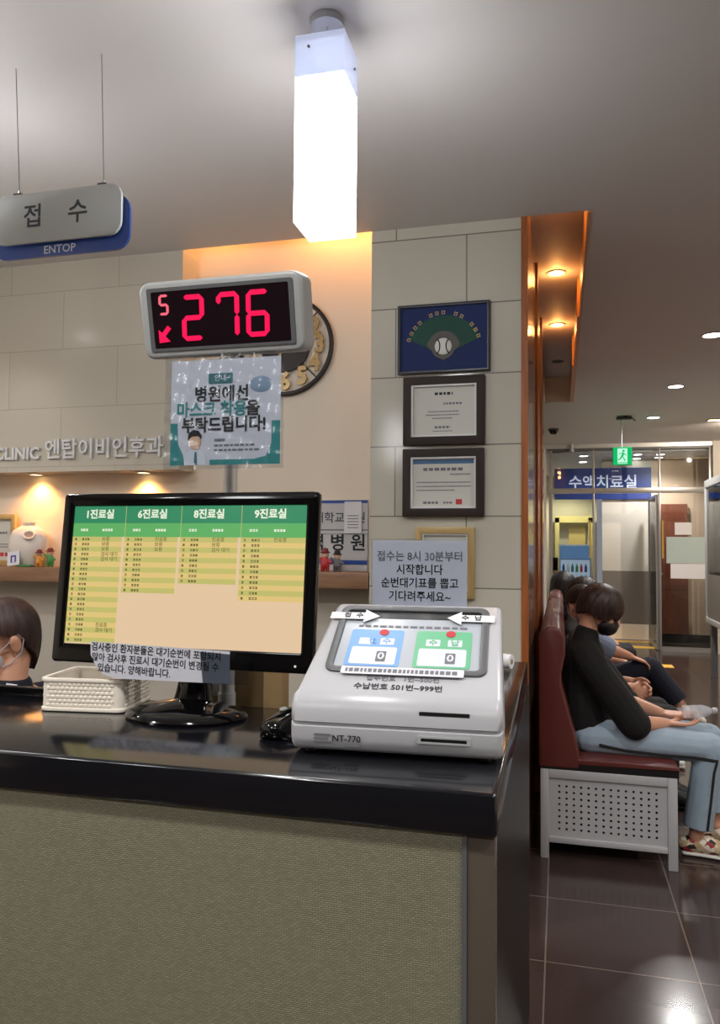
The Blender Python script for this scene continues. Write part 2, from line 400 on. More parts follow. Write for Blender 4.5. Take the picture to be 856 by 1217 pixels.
b = MB(); b.box((3.3, -3.1, 0), (3.36, 15.2, CZ), CREAM); struct('wall_right', b, smooth=False)
b = MB(); b.box((-3.6, -3.16, 0), (3.3, -3.1, CZ), mat('darkened_rear_wall', (74, 66, 62), .5)); struct('wall_rear', b, smooth=False)  # unseen wall coloured dark to dim reflections in the counter front
# header over the glass front, room beyond
b = MB(); b.box((-.30, 11.24, 2.795), (2.02, 11.42, 2.86), STEELL); b.box((1.99, 11.2, 0), (3.3, 11.4, CZ), GREYW); b.box((-.265, 11.2, 0), (-.195, 11.36, 2.80), CEIL); struct('wall_front', b, smooth=False)
b = MB(); b.box((-.45, 11.42, 2.75), (3.3, 15.2, 2.80), CEIL); struct('ceiling_treatment', b, smooth=False)
b = MB(); b.box((.62, 12.4, 1.05), (1.36, 12.46, 2.75), GREYW); b.box((.62, 12.385, .25), (1.36, 12.46, 1.05), FROSTD); b.box((.60, 12.38, .02), (1.36, 12.46, .25), CREAM)
b.box((1.36, 12.4, 0), (3.3, 12.46, 2.75), mat('beige_wall_paint', (206, 180, 156), .55)); struct('wall_treatment', b, smooth=False)
b = MB(); b.box((1.36, 12.37, 0), (3.3, 12.40, .12), BLACKM); struct('baseboard_treatment', b, smooth=False)
b = MB(); b.box((-.45, 15.1, 0), (.66, 15.2, 2.75), mat('lit_far_wall', (198, 194, 176), .6)); struct('wall_far', b, smooth=False)
b = MB(); b.box((-.5, 11.3, 0), (-.45, 15.2, 2.75), GREYW); struct('wall_treatment_left', b, smooth=False)

# ------------------------------------------------------------------ lamps
def downlight(x, y, z, power, label, warm=False, r=.062, group='ceiling downlights', emit=14., size=150):
    t = thing('ceiling_downlight', label, 'ceiling light', (x, y, z), group)
    M = Matrix.Translation((x, y, z))
    q = MB(); q.ring(circ(r+.012), circ(r), -.006, .0, WHITEP, M); q.build('trim_ring', t)
    q = MB(); q.prism(circ(r), -.004, -.001, LAMPW if warm else LAMPC, M); q.build('lens', t)
    if power: spot('lamp', (x, y, z-.03), power, WARM if warm else COOL, size, .7, r*.8, t)
    return t
LAMPC = flat('white_lamp_lens', (255, 250, 244), 12); LAMPW = flat('warm_lamp_lens', (255, 214, 150), 7)
names = ['nearest', 'second', 'farthest']
for i, y in enumerate((5.597, 7.327, 9.045)):
    downlight(1.0, y, CZ, CORR_W, f'round white recessed ceiling downlight over the corridor, {names[i]} of the three in the row')
for x, y in ((1.0, 2.1), (1.0, .4), (-.75, .5), (-2.4, .5), (1.0, -1.4), (-.75, -1.4), (-2.4, -1.4), (2.6, .4), (2.6, 3.4)):
    downlight(x, y, CZ, LOBBY_W, 'round white recessed downlight in the lobby ceiling outside the picture', group='lobby downlights')
downlight(-3.2, 2.1, CZ, LOBBY_W*.7, 'round recessed downlight over the desk seen only as a reflection in the tiles', group='lobby downlights')
for i, (y, p) in enumerate(((4.85, 1), (6.0, 1), (3.70, 1))):
    t = downlight(-.02, y, 3.10, 0, f'warm orange spotlight in the slot along the wood wall, {("middle one of three", "farthest lit one", "nearest, behind the ceiling lip")[i]}', True, .045, 'slot spotlights', size=165)
    point('lamp', (-.02, y, 3.055), WARM_W, WARM, .03, t)
t = thing('ceiling_downlight', 'unlit dark recessed spotlight at the far end of the ceiling slot', 'ceiling light', (-.02, 7.2, 3.10), 'slot spotlights')
q = MB(); M = Matrix.Translation((-.02, 7.2, 3.1)); q.ring(circ(.055), circ(.045), -.006, 0, GREYD, M); q.build('trim_ring', t); q = MB(); q.prism(circ(.045), -.003, -.001, BLACKM, M); q.build('lens', t)
for i, x in enumerate((-2.67, -2.04)):
    downlight(x, 3.49, 1.77, 9.0, f'warm niche spotlight under the tiled bulkhead, {("left one above the white vase", "right one above the monitor corner")[i]}', True, .03, 'niche spotlights', size=130)
for i, x in enumerate((-1.66, -1.02)):
    t = thing('cove_lamp', ('warm cove lamp hidden above the corner of the tiled bulkhead', 'warm cove lamp above the cream wall beside the tiled pillar')[i], 'cove light', (x, 3.46, 3.19), 'cove lamps')
    q = MB(); q.tube([(x-.05, 3.46, 3.17), (x+.05, 3.46, 3.17)], .018, LAMPW); q.build('tube', t); q = MB(); q.box((x-.06, 3.44, 3.18), (x+.06, 3.48, 3.20), WHITEP); q.build('holder', t)
    spot('lamp', (x, 3.45, 3.13), (6., 16.)[i], WARM, 160, .8, .03, t, (0, .12, -1))
rn = ['second from the left, middle', 'leftmost, middle', 'leftmost, farthest', 'behind the exit sign', 'right of the tall post', 'far right', 'right of the exit sign, farther']
for i, (x, y) in enumerate(((.333, 11.8), (.346, 12.64), (.337, 13.88), (1.083, 11.75), (1.395, 11.8), (1.42, 12.2), (1.115, 12.3))):
    downlight(x, y, 2.75, (20., 40., 20., 14., 90.)[i] if i < 5 else 0, f'small white downlight seen through the glass front, {["nearest of the left group", "middle of the left group", "farthest of the left group", "just right of the exit sign", "right of the tall steel post", "above the wooden door, farther back", "right above the blue sign end"][i]}', group='treatment room downlights', r=.06)
spot('far_room_light', (.1, 14.4, 2.6), 60, (1, .90, .62), 150)

# pendant box lamp
PGLOW = flat('pendant_glow', (252, 253, 255), PEND_E); MILKY = mat('milky_acrylic', (214, 220, 236), .35, emit=(190, 200, 226), es=.35, alpha=.8)
def pendant(xc, yc, label, group):
    t = thing('pendant_lamp', label, 'lamp', (xc, yc, CZ), group)
    h = .0685; x0, x1, y0, y1 = xc-h, xc+h, yc-h, yc+h
    q = MB(); q.box((x0, y0, 2.262), (x1, y1, 2.655), PGLOW); q.build('diffuser', t, bevel=.004)
    q = MB(); q.ring([(x0, y0), (x1, y0), (x1, y1), (x0, y1)], [(x0+.006, y0+.006), (x1-.006, y0+.006), (x1-.006, y1-.006), (x0+.006, y1-.006)], 2.656, 2.77, MILKY); q.build('shade_collar', t)
    q = MB(); q.box((x0+.006, y0+.006, 2.757), (x1-.006, y1-.006, 2.764), MILKY); q.build('added_lid', t)  # lid added to hold back the glow on the ceiling
    q = MB(); q.tube([(x0+.0385, y0-.004, 2.735), (x0+.0385, y0+.008, 2.735)], .0035, GREYD); q.build('screw', t)
    q = MB(); q.tube([(x1+.004, yc+.032, 2.72), (x1-.008, yc+.032, 2.72)], .0035, GREYD); q.build('screw', t)
    q = MB(); q.tube([(xc, yc, 2.765), (xc, yc, CZ-.02)], .004, WHITEP); q.build('cable', t)
    q = MB(); q.lathe([(.045, 0), (.045, .02)], WHITEP, (xc, yc, CZ-.022)); q.build('canopy', t)
pendant(-.615, 1.968, 'tall square white box pendant lamp glowing above the counter', 'box pendant lamps')
for x, y in ((-1.99, 1.97), (-1.6, -.8)): pendant(x, y, 'added square white box pendant lamp outside the picture for extra light', 'box pendant lamps')  # unseen pendants added to brighten the ceiling and walls

# hanging reception sign
t = thing('hanging_sign', 'white and blue hanging reception sign on two thin wires', 'sign', (-1.44, 1.96, 2.45))
MS = facing(0, 1.965, 0)
q = MB(); q.rrect(-1.668, 2.262, -1.205, 2.425, .045, 0, .008, BLUEP, MS); q.build('back_plate', t)
q = MB(); q.rrect(-1.655, 2.30, -1.222, 2.452, .04, .016, .026, SIGNW, MS); q.build('front_plate', t, bevel=.002)
for ch, x in (('접', -1.517), ('수', -1.365)): q = MB(); q.text(ch, facing(x, 1.938, 2.376), .075, SIGNT, .012); q.build('lettering', t, smooth=False)
q = MB()
q.text('ENTOP', facing(-1.437, 1.9565, 2.281), .034, mat('white_print', (220, 226, 236), .5), .01); q.build('lettering', t, smooth=False)
for x, xt in ((-1.575, -1.60), (-1.288, -1.305)):
    q = MB(); q.tube([(x, 1.95, 2.46), (xt, 1.95, CZ)], .0012, GREYD, 6); q.build('wire', t)
    q = MB(); q.box((x-.016, 1.942, 2.450), (x+.012, 1.956, 2.458), GREYD); q.tube([(x, 1.95, 2.45), (x, 1.95, 2.468)], .004, STEEL, 8); q.build('wire_clip', t)

# ------------------------------------------------------------------ counter
t = thing('reception_counter', 'reception counter with black stone top and olive woven front panel', 'counter', (-1.3, 1.4, 0))
q = MB(); q.prism([(-2.7, 1.15), (-.09, 1.15), (-.10, 2.48), (-.44, 2.48), (-.44, 1.62), (-2.7, 1.62)], .986, 1.05, GRANITE); q.build('counter_top', t, bevel=.006, seg=3)
q = MB(); q.box((-2.7, 1.163, .0), (-.142, 1.19, .986), WEAVE); q.build('front_panel', t, smooth=False)
q = MB(); q.box((-.142, 1.160, 0), (-.135, 1.19, .986), GREYD); q.build('edge_strip', t)
q = MB(); q.box((-.135, 1.162, 0), (-.094, 1.20, .986), MIRRORD); q.build('corner_post', t, bevel=.001)
q = MB(); q.box((-.115, 1.20, 0), (-.096, 2.47, .986), BLACKS); q.build('side_panel', t)
q = MB(); q.box((-2.7, 1.19, 0), (-.115, 1.55, .05), BLACKM); q.box((-.44, 1.55, 0), (-.115, 2.47, .05), BLACKM); q.box((-.42, 2.44, .05), (-.115, 2.47, .986), BLACKM); q.build('plinth', t)
q = MB(); q.box((-2.7, 1.578, 1.05), (-1.108, 1.6, 1.068), BLACKG); q.build('back_ledge', t, bevel=.003)
t = thing('reception_desk', 'low staff desk behind the reception counter', 'desk', (-1.5, 1.9, 0))
q = MB(); q.box((-2.6, 1.63, .70), (-.50, 1.86, .73), SHELFW); q.build('desktop', t, bevel=.003)
q = MB(); q.box((-2.58, 1.64, 0), (-2.55, 1.85, .70), SHELFW); q.build('leg_panel', t); q = MB(); q.box((-.53, 1.64, 0), (-.50, 1.85, .70), SHELFW); q.build('leg_panel', t)

# ------------------------------------------------------------------ queue display on its pole
t = thing('queue_display', 'grey queue number display on a pole showing 276 in red digits', 'display', (-.718, 1.60, 1.05))
TD = Matrix.Translation((-.702, 1.50, 1.8955)) @ Matrix.Rotation(R(13), 4, 'X')
W2, H2 = .185, .082
FD = frame((0, 0, 0), (1, 0, 0), (0, 0, 1))
q = MB(TD); P = []
prof = rr(-W2, -H2, W2, H2, .02, 4)
prof = [(x + (.006 if abs(x) > W2-.03 else 0)*(1-(y/H2)**2)*(1 if x > 0 else -1), y) for x, y in prof]
q.prism(prof, -.07, .0, GREYP, FD); q.prism([(x*.93, y*.86) for x, y in prof], -.095, -.07, GREYP, FD); q.build('case', t, bevel=.008, seg=3)
q = MB(TD); q.ring(rr(-.168, -.066, .168, .068, .004, 2), rr(-.158, -.060, .158, .060, .003, 2), .0005, .0025, GREYD, FD); q.build('bezel', t)
q = MB(TD); q.box((-.160, -.0012, -.062), (.160, -.0004, .062), mat('smoked_window', (26, 14, 20), .12)); q.build('window', t)
RED = flat('red_led', (255, 16, 84), 1.05); PINK = flat('pink_led', (255, 110, 130), .95)
segs = {'2': 'abged', '7': 'abcf', '6': 'afgecd', '5': 'afgcd'}
def seven(q, ch, cx, cz, w, h, th, m):
    s = .06*h
    def P(u, v): return (cx + u*w/2 + v*h/2*.06, cz + v*h/2)
    L = {'a': ((-1, 1), (1, 1)), 'b': ((1, 1), (1, 0)), 'c': ((1, 0), (1, -1)), 'd': ((-1, -1), (1, -1)), 'e': ((-1, 0), (-1, -1)), 'f': ((-1, 1), (-1, 0)), 'g': ((-1, 0), (1, 0))}
    for k in segs[ch]:
        if ch == '7' and k == 'f': a, b_ = L['f']; b_ = (-1, .55)
        else: a, b_ = L[k]
        A = V(P(*a)).to_3d(); B = V(P(*b_)).to_3d(); d = (B-A).normalized(); n = V((-d.y, d.x, 0)); g = th*.12
        A += d*g*0; B -= d*g*0
        e = th*.5
        pts = [A-d*e*.0+n*0, A+d*e+n*e, B-d*e+n*e, B, B-d*e-n*e, A+d*e-n*e]
        q.prism([(p.x, p.y) for p in pts], .002, .0032, m, FD)
q = MB(TD)
for ch, cx in (('2', -.062), ('7', .019), ('6', .087)): q = MB(TD); seven(q, ch, cx, .001, .042, .086, .0105, RED); q.build('red_digit', t, smooth=False)
q = MB(TD); seven(q, '5', -.129, .032, .018, .038, .0055, PINK)
q.build('counter_digit', t, smooth=False)
q = MB(TD); q.prism([(-.146, -.048), (-.146, -.020), (-.138, -.027), (-.124, -.012), (-.116, -.019), (-.131, -.034), (-.120, -.046)], .002, .0032, RED, FD); q.build('red_arrow', t, smooth=False)
q = MB(); q.tube([(-.718, 1.60, 1.0505), (-.718, 1.60, 1.88)], .0165, STEELL, 20); q.lathe([(.0195, 0), (.0195, .03)], STEELL, (-.718, 1.60, 1.0505)); q.build('pole', t)

# poster in a clear sleeve hung under the display
t = thing('mask_notice', 'printed mask wearing notice in a crinkled clear sleeve under the queue display', 'notice', (-.685, 1.486, 1.69))
FP = facing(-.685, 1.488, 1.688)
q = MB(); q.box((-.122, -.112, -.001), (.127, .112, .0), PAPERB, FP); q.build('paper', t)
q = MB(); d = (0., .0008)
q.prism([(-.122, -.112), (-.088, -.112), (-.092, -.09), (-.104, -.066), (-.106, -.022), (-.122, -.022)], .0, .0008, TEAL, FP)
q.prism([(-.03, -.112), (.127, -.112), (.127, -.022), (.108, -.022), (.108, -.07), (.096, -.095), (.07, -.101), (-.03, -.101)], .0, .0008, TEAL, FP)
q.rrect(-.035, .060, .020, .082, .003, 0, .0008, TEALD, FP)
q.ball((.083, .055, 0), (.026, .018, .0012), mat('grey_blue_mask_print', (122, 146, 168), .5), FP)
q.build('print_shapes', t, smooth=False)
q = MB()
q.text('안내', FP @ Matrix.Translation((-.008, .071, .001)), .015, PAPERB, .01)
q.text('병원에선', FP @ Matrix.Translation((-.005, .036, .0006)), .036, INK, .025, sx=.95)
q.text('마스크 착용', FP @ Matrix.Translation((-.028, .004, .0006)), .035, TEAL, .025, sx=.95); q.text('을', FP @ Matrix.Translation((.066, .004, .0006)), .035, INK, .025)
q.text('부탁드립니다!', FP @ Matrix.Translation((0, -.029, .0006)), .035, INK, .03, sx=.95)
q.box((-.02, -.062, .0), (.004, -.057, .0008), GREYINK, FP)
for i, z in enumerate((-.071, -.081)):
    x = -.02
    while x < .07:
        wd = random.uniform(.006, .014); q.box((x, z-.002, 0), (x+wd, z+.002, .0007), GREYINK, FP); x += wd+.003
q.build('lettering', t, smooth=False)
q = MB()
q.prism([(-.088, -.112), (-.086, -.088), (-.074, -.08), (-.054, -.08), (-.042, -.09), (-.038, -.112)], .0, .0014, mat('white_coat_print', (206, 210, 220), .5), FP)
q.ball((-.064, -.062, 0.001), (.014, .019, .0015), BEIGE, FP); q.prism([(-.080, -.058), (-.078, -.044), (-.068, -.037), (-.056, -.039), (-.049, -.048), (-.050, -.056), (-.056, -.050), (-.072, -.051)], .0012, .003, INK, FP)
q.prism([(-.066, -.112), (-.064, -.084), (-.060, -.084), (-.058, -.112)], .0014, .002, TEALD, FP); q.build('doctor_drawing', t, smooth=False)
q = MB(); N = 22; vs = []; fs = []
for i in range(N+1):
    for j in range(N+1):
        x = -.134+.270*i/N; y = -.121+.243*j/N
        vs.append((x, y, .005+.0034*math.sin(i*1.1+j*.7)*math.sin(j*.9-i*.5)+.0026*random.random()))
for i in range(N):
    for j in range(N): fs.append((i*(N+1)+j, (i+1)*(N+1)+j, (i+1)*(N+1)+j+1, i*(N+1)+j+1))
q._add(vs, fs, FILM, FP); q.build('clear_sleeve', t)
q = MB(); q.tube([(-.70, 1.512, 1.815), (-.70, 1.49, 1.80)], .002, STEEL); q.tube([(-.66, 1.512, 1.815), (-.66, 1.49, 1.80)], .002, STEEL); q.build('hanging_hook', t)

# ------------------------------------------------------------------ monitor
t = thing('monitor', 'black flat monitor listing patient queue in green and yellow columns', 'monitor', (-.757, 1.50, 1.05))
TM = Matrix.Translation((-.775, 1.468, 1.153)) @ Matrix.Rotation(R(-5.5), 4, 'X')
FM = frame((0, 0, 0), (1, 0, 0), (0, 0, 1))
q = MB(TM); q.ring(rr(-.298, 0, .298, .368, .008, 3), rr(-.272, .040, .272, .340, .002, 3), -.022, .0, BLACKG, FM); q.build('bezel', t, bevel=.003)
q = MB(TM); q.rrect(-.292, .006, .292, .362, .02, -.035, -.0215, BLACKM, FM); q.rrect(-.2, .06, .2, .30, .03, -.06, -.03, BLACKM, FM); q.build('rear_case', t, bevel=.004)
sw, sh = .544, .300
def SX(u): return -.272+sw*u
def SZ(v): return .340-sh*v
BG = flat('screen_peach', (226, 196, 160)); HD = flat('screen_green', (44, 134, 92)); SH = flat('screen_light_green', (92, 172, 96)); RA = flat('screen_row_olive', (192, 186, 108)); RB = flat('screen_row_sand', (222, 194, 122)); SW = flat('screen_white', (232, 238, 214)); SK = flat('screen_dark', (110, 100, 56))
q = MB(TM); q.box((-.272, .004, .040), (.272, .0055, .340), BG); q.build('screen', t, smooth=False)
q = MB(TM); e0, e1 = -.0042, -.0036
def quad(u0, v0, u1, v1, m, d=0.): q.box((SX(u0), .0038-d, SZ(v1)), (SX(u1), .0042, SZ(v0)), m)
quad(0, 0, 1, .125, HD); quad(0, .125, 1, .225, SH)
us = [0, .237, .482, .737, 1.0]; rows = [21, 11, 9, 12]
for c in range(4):
    for k in range(rows[c]): quad(us[c], .225+.0365*k, us[c+1]-.012*(c < 3), .225+.0365*(k+1), RA if k % 2 == 0 else RB)
    if c: quad(us[c]-.0015, 0, us[c]+.0005, .225, RA, .0002)
q.build('screen_bands', t, smooth=False)
q = MB(TM)
def st(body, u, v, size, m, bold=.01): q.text(body, FM @ Matrix.Translation((SX(u), SZ(v), -.0032)), size, m, bold, .0003)
for c, h in enumerate(('1진료실', '6진료실', '8진료실', '9진료실')): st(h, us[c]+.118, .063, .022, SW, .03)
def marks(u, v, n, m, g=.012):
    for i in range(n):
        a = u+i*g; q.box((SX(a), .0032, SZ(v+.009)), (SX(a+.0085), .0037, SZ(v+.004)), m); q.box((SX(a), .0032, SZ(v-.002)), (SX(a+.0085), .0037, SZ(v-.008)), m); q.box((SX(a+random.choice((0, .003, .006))), .0032, SZ(v+.005)), (SX(a+.0085), .0037, SZ(v-.006)), m)
for c in range(4):
    marks(us[c]+.035, .175, 3, SW); marks(us[c]+.135, .175, 4, SW)
    for k in range(rows[c]):
        v = .225+.0365*(k+.5); marks(us[c]+.012, v, 1, SK); marks(us[c]+.045, v, 3, SK)
for c, k, s_ in ((0, 0, '보류'), (0, 1, '보류'), (0, 2, '보류'), (0, 3, '검사 대기'), (0, 4, '검사 대기'), (0, 17, '진료중'), (0, 18, '검사 대기'), (1, 0, '진료중'), (1, 1, '보류'), (1, 2, '보류'), (2, 0, '진료중'), (2, 1, '보류'), (2, 2, '검사 대기'), (3, 0, '진료중')):
    q.text(s_, FM @ Matrix.Translation((SX(us[c]+.135), SZ(.225+.0365*(k+.5)), -.0032)), .0105, SK, .01, .0003, ax='LEFT')
q.build('screen_lettering', t, smooth=False)
q = MB(); q.lathe([(.03, .034), (.05, .030), (.1, .020), (.125, .012), (.132, .004), (.130, 0)][::-1], BLACKG, (-.757, 1.485, 1.051), 48, 1., .73); q.build('base', t)
q = MB(); q.cap([(-.757, 1.515, 1.065), (-.757, 1.52, 1.12), (-.757, 1.522, 1.22)], [(.035, .05), (.024, .036), (.02, .034)], BLACKG, (1, 0, 0)); q.build('neck', t, remesh=.004, sm=2)
q = MB(TM); q.ball((.262, -.001, .014), (.0025, .001, .0025), flat('power_led', (235, 235, 235), .8)); q.build('power_light', t)
# note taped to the lower bezel
t = thing('paper_note', 'torn white paper note taped to the bottom edge of the monitor', 'note', (-.81, 1.455, 1.16))
TN = facing(-.806, 1.458, 1.163) @ Matrix.Rotation(R(-2.0), 4, 'Z')
q = MB(); q.prism([(-.165, .032), (.156, .035), (.158, -.030), (.05, -.035), (-.10, -.041), (-.13, -.036), (-.150, -.018), (-.163, .004)], 0, .0006, PAPERB, TN); q.build('paper', t)
q = MB()
for i, (s_, x) in enumerate((('검사중인 환자분들은 대기순번에 포함되지', -.162), ('않아 검사후 진료시 대기순번이 변경될 수', -.160), ('있습니다. 양해바랍니다.', -.145))):
    q.text(s_, TN @ Matrix.Translation((x, .021-.0215*i, .001)), .0195, INK, .012, .0004, 'LEFT', .885)
q.build('lettering', t, smooth=False)
q = MB(); q.prism([(.09, .030), (.20, .030), (.196, -.03), (.10, -.034)], .0012, .0016, FILM, TN); q.build('clear_tape', t)

# ------------------------------------------------------------------ ticket kiosk
t = thing('ticket_dispenser', 'white ticket dispenser with sloped touch screen on the counter corner', 'ticket machine', (-.275, 1.41, 1.05))
RK = Matrix.Translation((-.278, 1.40, 0)) @ Matrix.Rotation(R(3.2), 4, 'Z') @ Matrix.Translation((.278, -1.40, 0))
SA = V((0, 1.298, 1.160)); SB = V((0, 1.505, 1.290)); sd = (SB-SA).normalized()
prof = [(1.315, 1.058), (1.29, 1.060), (1.279, 1.068), (1.275, 1.082), (1.2745, 1.101), (1.279, 1.103), (1.279, 1.107), (1.2745, 1.109), (1.276, 1.128), (1.283, 1.146), (1.298, 1.160)]
prof += [(1.505, 1.290), (1.517, 1.291), (1.528, 1.284), (1.532, 1.27), (1.532, 1.058)]
q = MB(RK); L = []; Rr = []
def kl(z): return -.458+.030*max(0, (z-1.14))/.15
def kr(z): return -.098-.006*max(0, (z-1.14))/.15
cols = []
for f_, ins in ((0., .012), (.012, .003), (.03, 0.), (.97, 0.), (.988, .003), (1., .012)):
    ring = []
    cy, cz = 1.40, 1.15
    for (y, z) in prof:
        x = kl(z)+(kr(z)-kl(z))*f_
        yy = y+(ins if y < 1.4 else -ins*.5); zz = z-(ins*.6 if z > 1.15 else -ins*.3)
        ring.append((x, yy, zz))
    cols.append(ring)
n = len(prof); vs = [p for r_ in cols for p in r_]
fs = [tuple(range(n)), tuple(range(5*n, 6*n))[::-1]]
for i in range(5):
    for j in range(n): fs.append((i*n+j, i*n+(j+1) % n, (i+1)*n+(j+1) % n, (i+1)*n+j))
q._add(vs, fs, WHITEP); q.build('case', t, angle=50)
FS = frame((0, SA.y, SA.z), (1, 0, 0), (0, sd.y, sd.z))     # slope plane: x across, y up the slope
SL = (SB-SA).length
q = MB(RK); q.ring(rr(-.414, .045, -.126, SL-.006, .018), rr(-.400, .058, -.140, SL-.020, .008), -.002, .005, GREYD, FS); q.build('screen_frame', t, bevel=.002)
q = MB(RK); q.box((-.402, .056, -.001), (-.138, SL-.018, .0008), mat('touch_screen_face', (172, 178, 186), .2), FS); q.box((-.398, SL-.043, .0008), (-.142, SL-.018, .0012), BLACKM, FS); q.build('touch_screen', t)
def sl(v): return .056+(SL-.07-.056)*v
q = MB(RK)
for x0, x1, bt in ((-.382, -.282, BTNB), (-.258, -.156, BTNG)):
    q.rrect(x0, sl(0.06), x1, sl(.93), .006, .0012, .0018, bt, FS); q.rrect(x0+.008, sl(.10), x1-.008, sl(.50), .004, .0018, .0023, BTNW, FS)
    q.rrect((x0+x1)/2+.006, sl(.16), (x0+x1)/2+.024, sl(.40), .002, .0023, .0027, GREYINK, FS)
    q.prism(circ(.009, 16, (x0+x1)/2+.012, sl(.86)), .0023, .003, REDINK, FS)
    q.rrect((x0+x1)/2-.032, sl(.56), (x0+x1)/2-.006, sl(.72), .002, .0018, .0022, BTNW, FS); q.rrect((x0+x1)/2+.008, sl(.56), (x0+x1)/2+.034, sl(.72), .002, .0018, .0022, BTNW, FS)
q.build('screen_buttons', t, smooth=False)
q = MB(RK)
q.text('접', FS @ Matrix.Translation((-.338, sl(.64), .0026)), .018, BTNB, .02, .0004); q.text('수', FS @ Matrix.Translation((-.312, sl(.64), .0026)), .018, BTNB, .02, .0004)
q.text('수', FS @ Matrix.Translation((-.226, sl(.64), .0026)), .018, BTNG, .02, .0004); q.text('납', FS @ Matrix.Translation((-.186, sl(.64), .0026)), .018, BTNG, .02, .0004)
q.text('0', FS @ Matrix.Translation((-.317, sl(.28), .003)), .026, BTNW, .02, .0004); q.text('0', FS @ Matrix.Translation((-.192, sl(.28), .003)), .026, BTNW, .02, .0004)
x = -.372
while x < -.165: wd = random.uniform(.008, .014); q.box((x, sl(1.0), .0012), (x+wd, sl(1.05), .0017), GREYINK, FS); x += wd+.004
q.text('접수번호   1번~500번', FS @ Matrix.Translation((-.270, .032, .001)), .0145, GREYINK, .005, .0005)
q.text('수납번호 501번~999번', FS @ Matrix.Translation((-.276, .011, .001)), .0165, INK, .01, .0005)
q.build('lettering', t, smooth=False)
q = MB(RK); q.rrect(-.382, .037, -.165, .056, .003, .0052, .0062, mat('glossy_white_label', (214, 216, 222), .15), FS)
x = -.374
while x < -.178: wd = random.uniform(.004, .009); q.box((x, .042, .0062), (x+wd, .051, .0066), GREYINK, FS); x += wd+.0025
q.build('strip_label', t, smooth=False)
for s_, w_, x0, x1, tip in (('left', '접 수', -.432, -.365, -.335), ('right', '수 납', -.116, -.178, -.205)):
    yb = SL-.052; q = MB(RK)
    pts = [(x0, yb), (x1, yb), (x1, yb-.010), (tip, yb+.010), (x1, yb+.030), (x1, yb+.020), (x0, yb+.020)]
    if x0 > x1: pts = pts[::-1]
    q.prism(pts, .0055, .0063, PAPER, FS); o = q.build('arrow_label', t)
    q = MB(RK); q.text(w_, FS @ Matrix.Translation(((x0+x1)/2+(.012 if s_ == 'left' else -.012), yb+.010, .0068)), .016, INK, .015, .0004, sp=1.3); q.build('lettering', o, smooth=False)
FF = facing(0, 1.2735, 0)
q = MB(RK); q.box((-.235, 1.128, -.006), (-.152, 1.134, .0), BLACKM, FF @ Matrix.Translation((0, 0, -.002))); q.build('ticket_slot', t)
q = MB(RK); q.ring(rr(-.238, 1.083, -.150, 1.095, .003), rr(-.232, 1.086, -.156, 1.092, .002), -.003, .002, GREYP, FF); q.box((-.234, 1.085, -.003), (-.154, 1.093, .0), BLACKM, FF); q.build('receipt_slot', t)
q = MB(RK); q.text('NT-770', FF @ Matrix.Translation((-.358, 1.083, .0008)), .0155, INK, .01, .0005)
for z, a, b_ in ((1.089, -.415, -.385), (1.083, -.415, -.39), (1.077, -.415, -.385), (1.072, -.36, -.335)): q.box((a, z-.0012, -.002), (b_, z+.0012, .0006), GREYINK, FF)
q.build('model_lettering', t, smooth=False)
q = MB(RK)
for x in (-.43, -.13):
    for y in (1.32, 1.50): q.lathe([(.012, 0), (.012, .009)], BLACKM, (x, y, 1.0502), 12)
q.build('rubber_feet', t)
# notice standing behind the ticket machine
t = thing('paper_notice', 'white paper notice in a clear sleeve standing behind the ticket dispenser', 'notice', (-.277, 1.545, 1.28))
FN = facing(-.277, 1.548, 1.352)
q = MB(); q.box((-.098, -.085, -.001), (.096, .068, 0), PAPERB, FN); q.build('paper', t)
q = MB()
for i, s_ in enumerate(('접수는 8시 30분부터', '시작합니다', '순번대기표를 뽑고', '기다려주세요~')): q.text(s_, FN @ Matrix.Translation((0, .035-.027*i, .0006)), .0225, INK if i else GREYINK, .008, .0004, sx=.93)
q.build('lettering', t, smooth=False)
q = MB(); vs = []; fs = []; N = 16
for i in range(N+1):
    for j in range(N+1): vs.append((-.100+.198*i/N, -.09+.161*j/N, .0035+.0012*math.sin(i*1.1+j*.8)+.001*random.random()))
for i in range(N):
    for j in range(N): fs.append((i*(N+1)+j, (i+1)*(N+1)+j, (i+1)*(N+1)+j+1, i*(N+1)+j+1))
q._add(vs, fs, FILM, FN); q.build('clear_sleeve', t)
q = MB(); q.box((-.09, -.29, -.008), (.09, -.05, -.003), GLASS, FN); q.box((-.09, -.3, -.03), (.09, -.296, .0), GLASS, FN); q.build('acrylic_stand', t)

# woven basket
t = thing('woven_basket', 'small white woven plastic basket on the counter left of the monitor', 'basket', (-.99, 1.53, 1.05))
RB_ = Matrix.Translation((-1.0, 1.535, 1.051)) @ Matrix.Rotation(R(8), 4, 'Z')
hx, hy, hh = .092, .078, .070
q = MB(RB_); q.ring(rr(-hx, -hy, hx, hy, .016), rr(-hx+.004, -hy+.004, hx-.004, hy-.004, .013), .002, hh-.004, WHITEB); q.prism(rr(-hx+.002, -hy+.002, hx-.002, hy-.002, .014), 0., .004, WHITEB)
q.build('basket_wall', t)
q = MB(RB_)
for k in range(6):
    z = .013+.0088*k
    for sx_, L_, hd in ((0, hx, hy), (1, hy, hx)):
        nn = int((2*L_-.03)/.0105)
        for i in range(nn):
            if True:
                c = -L_+.018+(i+.5*(k % 2))*.0105
                if c > L_-.016: continue
                for sg in (-1, 1):
                    a = (c-.0042, sg*hd-.0022, z-.0032); b_ = (c+.0042, sg*hd+.0022, z+.0032)
                    if sx_: a = (a[1], a[0], a[2]); b_ = (b_[1], b_[0], b_[2])
                    q.box(a, b_, WHITEB)
q.build('weave', t, bevel=.0012, seg=1)
